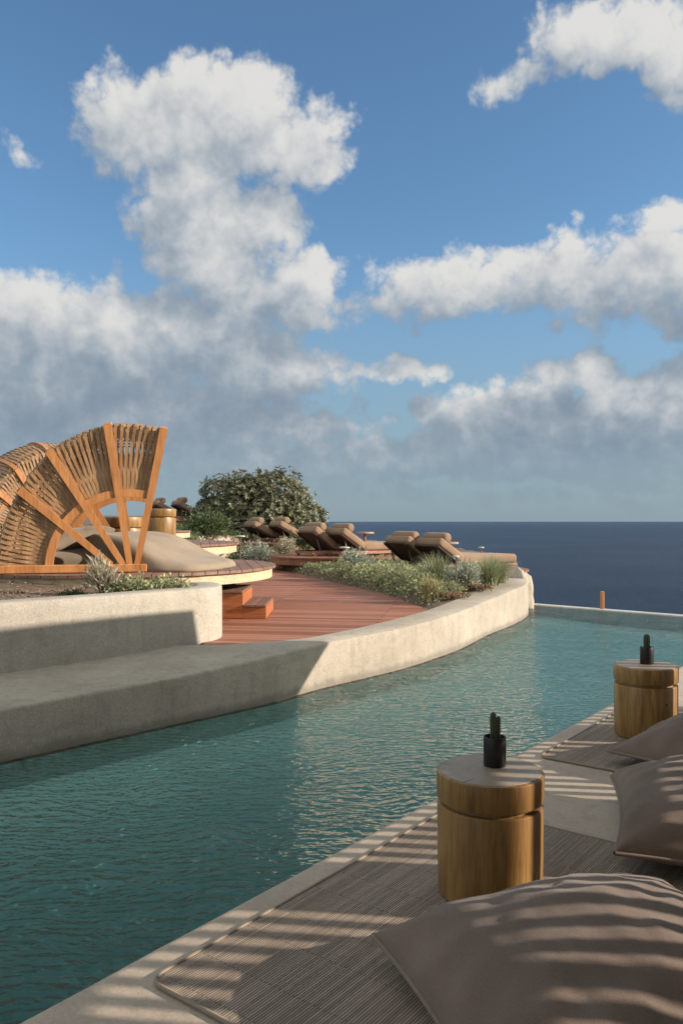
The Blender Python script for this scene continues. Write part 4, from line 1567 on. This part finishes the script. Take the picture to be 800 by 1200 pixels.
mb = MB()
rg = random.Random(5)
for _ in range(1500):
    x = rg.uniform(-3.6, -1.5); y = rg.uniform(6.0, 8.3)
    if planter_side(x, y) < .27: continue
    z = ground(x, y) + rg.uniform(.004, .02)
    a = rg.random() * 6.28
    d = Vector((math.cos(a), math.sin(a), rg.gauss(0, .3))).normalized(); s = Vector((-d.y, d.x, rg.gauss(0, .3))).normalized()
    L = rg.uniform(.015, .045)
    p = Vector((x, y, z))
    mb.add([p, p + d * L * .5 + s * L * .25, p + d * L, p + d * L * .5 - s * L * .25], [(0, 1, 2, 3)])
tag(mb.build('leaf_litter', M['litter']), 'dry leaf litter scattered on the planter soil', 'leaf litter', kind='stuff')

# bed between boardwalk and loungers
G1 = 'low grey green shrubs edging the boardwalk'
bed = [(-2.02, 19.2, .56, .68, 'leaf_silver', 'round silvery shrub at the tip of the second daybed platform'),
       (-1.36, 18.9, .36, .52, 'leaf_pale', 'pale dry silvery shrub right of the round silvery shrub'),
       (.22, 14.6, .40, .46, 'leaf_silver', 'silver green shrub where the boardwalk bends beside the disc cap lamp')]
for i, (x, y, r_, h, m_, lab) in enumerate(bed):
    shrub('silver_shrub', lab, x, y, (r_, r_ * .8, h), 1300, .060, m_, 50 + i, cat='shrub')
k = 0
rg = random.Random(77)
cov = []
for row in range(3):
    for i in range(9):
        y = 14.3 - i * .52 + rg.uniform(-.12, .12)
        x = interp(XR, y) + .22 + row * .34 + rg.uniform(-.08, .08)
        if y < 10.4 + row * .35: continue
        cov.append((x, y, row))
for (x, y, row) in cov:
    r_ = rg.uniform(.22, .31)
    k += 1
    shrub('cover_shrub', 'low grey green yellow tipped shrub in the bed along the boardwalk', x, y, (r_, r_, rg.uniform(.20, .30)), 620, .042, 'leaf_cover', 100 + k, group=G1, stems=False)
shrub('silver_shrub', 'silver blue shrub beside the tall thin lamp near the wall end', 1.72, 11.15, (.27, .26, .42), 1000, .060, 'leaf_silver', 91, aspect=.3, up=.6)
tuft('grass_tuft', 'tall arching green grass at the far end of the bed by the pale rock', 2.15, 11.7, .48, .55, 560, 'grass', 92)
tuft('grass_tuft', 'tall dark green grass behind the silver blue shrub', 1.42, 11.9, .52, .40, 420, 'grass', 93)
tuft('grass_tuft', 'spreading green grass leaning over the curved wall top', 2.40, 12.25, .44, .50, 420, 'grass', 94)
tuft('straw_tuft', 'straw yellow grass tuft at the near tip of the bed', 1.20, 10.55, .36, .22, 240, 'straw', 95)
shrub('low_plant', 'russet dry plant on the soil at the near tip of the bed', 1.50, 10.45, (.24, .20, .10), 420, .035, 'litter', 96)
shrub('low_plant', 'russet dry plant on the soil behind the curved wall', 1.92, 11.15, (.26, .22, .10), 420, .035, 'litter', 97)

# ground cover and the green behind
mb = MB()
rg = random.Random(8)
for _ in range(16000):
    y = rg.uniform(9.8, 24); x = interp(XR, y) + rg.random() ** 1.5 * 3.0
    if not in_poly(x + .1, y, LAND) : continue
    if 9.8 < y < 13.2 and wall_side(x, y) < .5: continue
    if y < 11.3 and rg.random() < .75: continue
    z = ground(x, y)
    leaves(mb, (x, y, z), (.06, .06, .07), 2, .045, rg, up=.6)
tag(mb.build('ground_cover', M['leaf_cover']), 'low mixed ground cover between boardwalk and loungers', 'ground cover', kind='stuff')
mb = MB()
for _ in range(9000):
    y = rg.uniform(13.0, 24); x = rg.uniform(-6.0, interp(XL, y) + .1)
    if (x - P2[0]) ** 2 + (y - P2[1]) ** 2 < 4.9: continue
    z = ground(x, y)
    leaves(mb, (x, y, z), (.08, .08, .10), 2, .07, rg, up=.6)
tag(mb.build('lawn_cover', M['leaf_green']), 'leafy green ground cover behind the daybed platforms', 'ground cover', kind='stuff')
shrub('green_shrub', 'dense green shrub between the far platform and the big bush', -3.35, 20.4, (.75, .6, .75), 2200, .085, 'leaf_green', 61)
shrub('green_shrub', 'low green shrub in front of the big bush', -2.45, 19.9, (.60, .5, .50), 1500, .08, 'leaf_green', 62)
shrub('green_shrub', 'dark green shrub at the left frame edge under the second hood', -4.1, 9.9, (.45, .45, .5), 1200, .07, 'leaf_green', 63)
shrub('green_shrub', 'small green shrub behind the middle loungers', -.9, 20.5, (.6, .5, .5), 1200, .08, 'leaf_green', 64)
tuft('straw_tuft', 'straw coloured grass beside the third platform', -4.25, 18.9, .55, .30, 220, 'straw', 65)

# ---- out-of-view slatted screen, with roof, wall and panel added to shape the shade
scr = thing('unseen_shade_pergola', 'unseen slatted pergola, its roof, side panel and rear wall added to shape the shade', 'pergola', (3.6, 0, 0), 0)
mb = MB()
y = -2.4
while y < 5.85:
    top = 1.46 if y < 5.2 else 1.32
    mb.box((-.75, y, top / 2 + .04), (.03, .051, top - .08), bev=.003)
    y += .100
mb.build('slats', M['screenw'], scr)
for zz in (.05, 1.36):
    mb = MB(); mb.box((-.70, 1.7, zz), (.04, 8.4, .06), bev=.004)
    mb.build('rail', M['screenw'], scr)
for yy in (-2.6, 1.6, 5.85):
    mb = MB(); mb.box((.07, yy, 1.25), (.08, .08, 2.5), bev=.006)
    mb.build('post', M['screenw'], scr)
for (xx, yy) in ((-1.3, -2.4), (1.0, -2.4)):
    mb = MB(); mb.box((xx - 3.6, yy, 1.49), (.12, .12, 2.97), bev=.008)
    mb.build('post', M['screenw'], scr)
mb = MB()
mb.prism([(-5.0, -4.0), (.08, -4.0), (.08, 4.9), (-1.3, 4.9), (-2.6, 2.05), (-5.0, 1.9)], 3.0, 3.12)  # added overhead, out of view, to cut sky light on the foreground
mb.build('roof', M['screenw'], scr)
mb = MB(); mb.box((-1.9, -2.95, 1.495), (6.0, .2, 2.99), bev=.01)  # wall added behind the camera to cut sky light on the pillows
mb.build('light_blocker_wall', M['planter'], scr)
val = [(-3.0, 1.78), (1.0, 1.72), (5.15, 1.62), (6.15, 1.42), (6.6, 1.75), (6.5, 2.42), (5.1, 2.86), (-3.0, 3.0)]  # added panel, outline shaped to cast the shadow edge on the left walls
mb = MB()
n = len(val)
vs = [(.02, a, b) for a, b in val] + [(.06, a, b) for a, b in val]
fs = [tuple(range(n)), tuple(reversed(range(n, 2 * n)))] + [(i, n + i, n + (i + 1) % n, (i + 1) % n) for i in range(n)]
mb.add(vs, fs)
mb.build('shadow_panel', M['screenw'], scr)
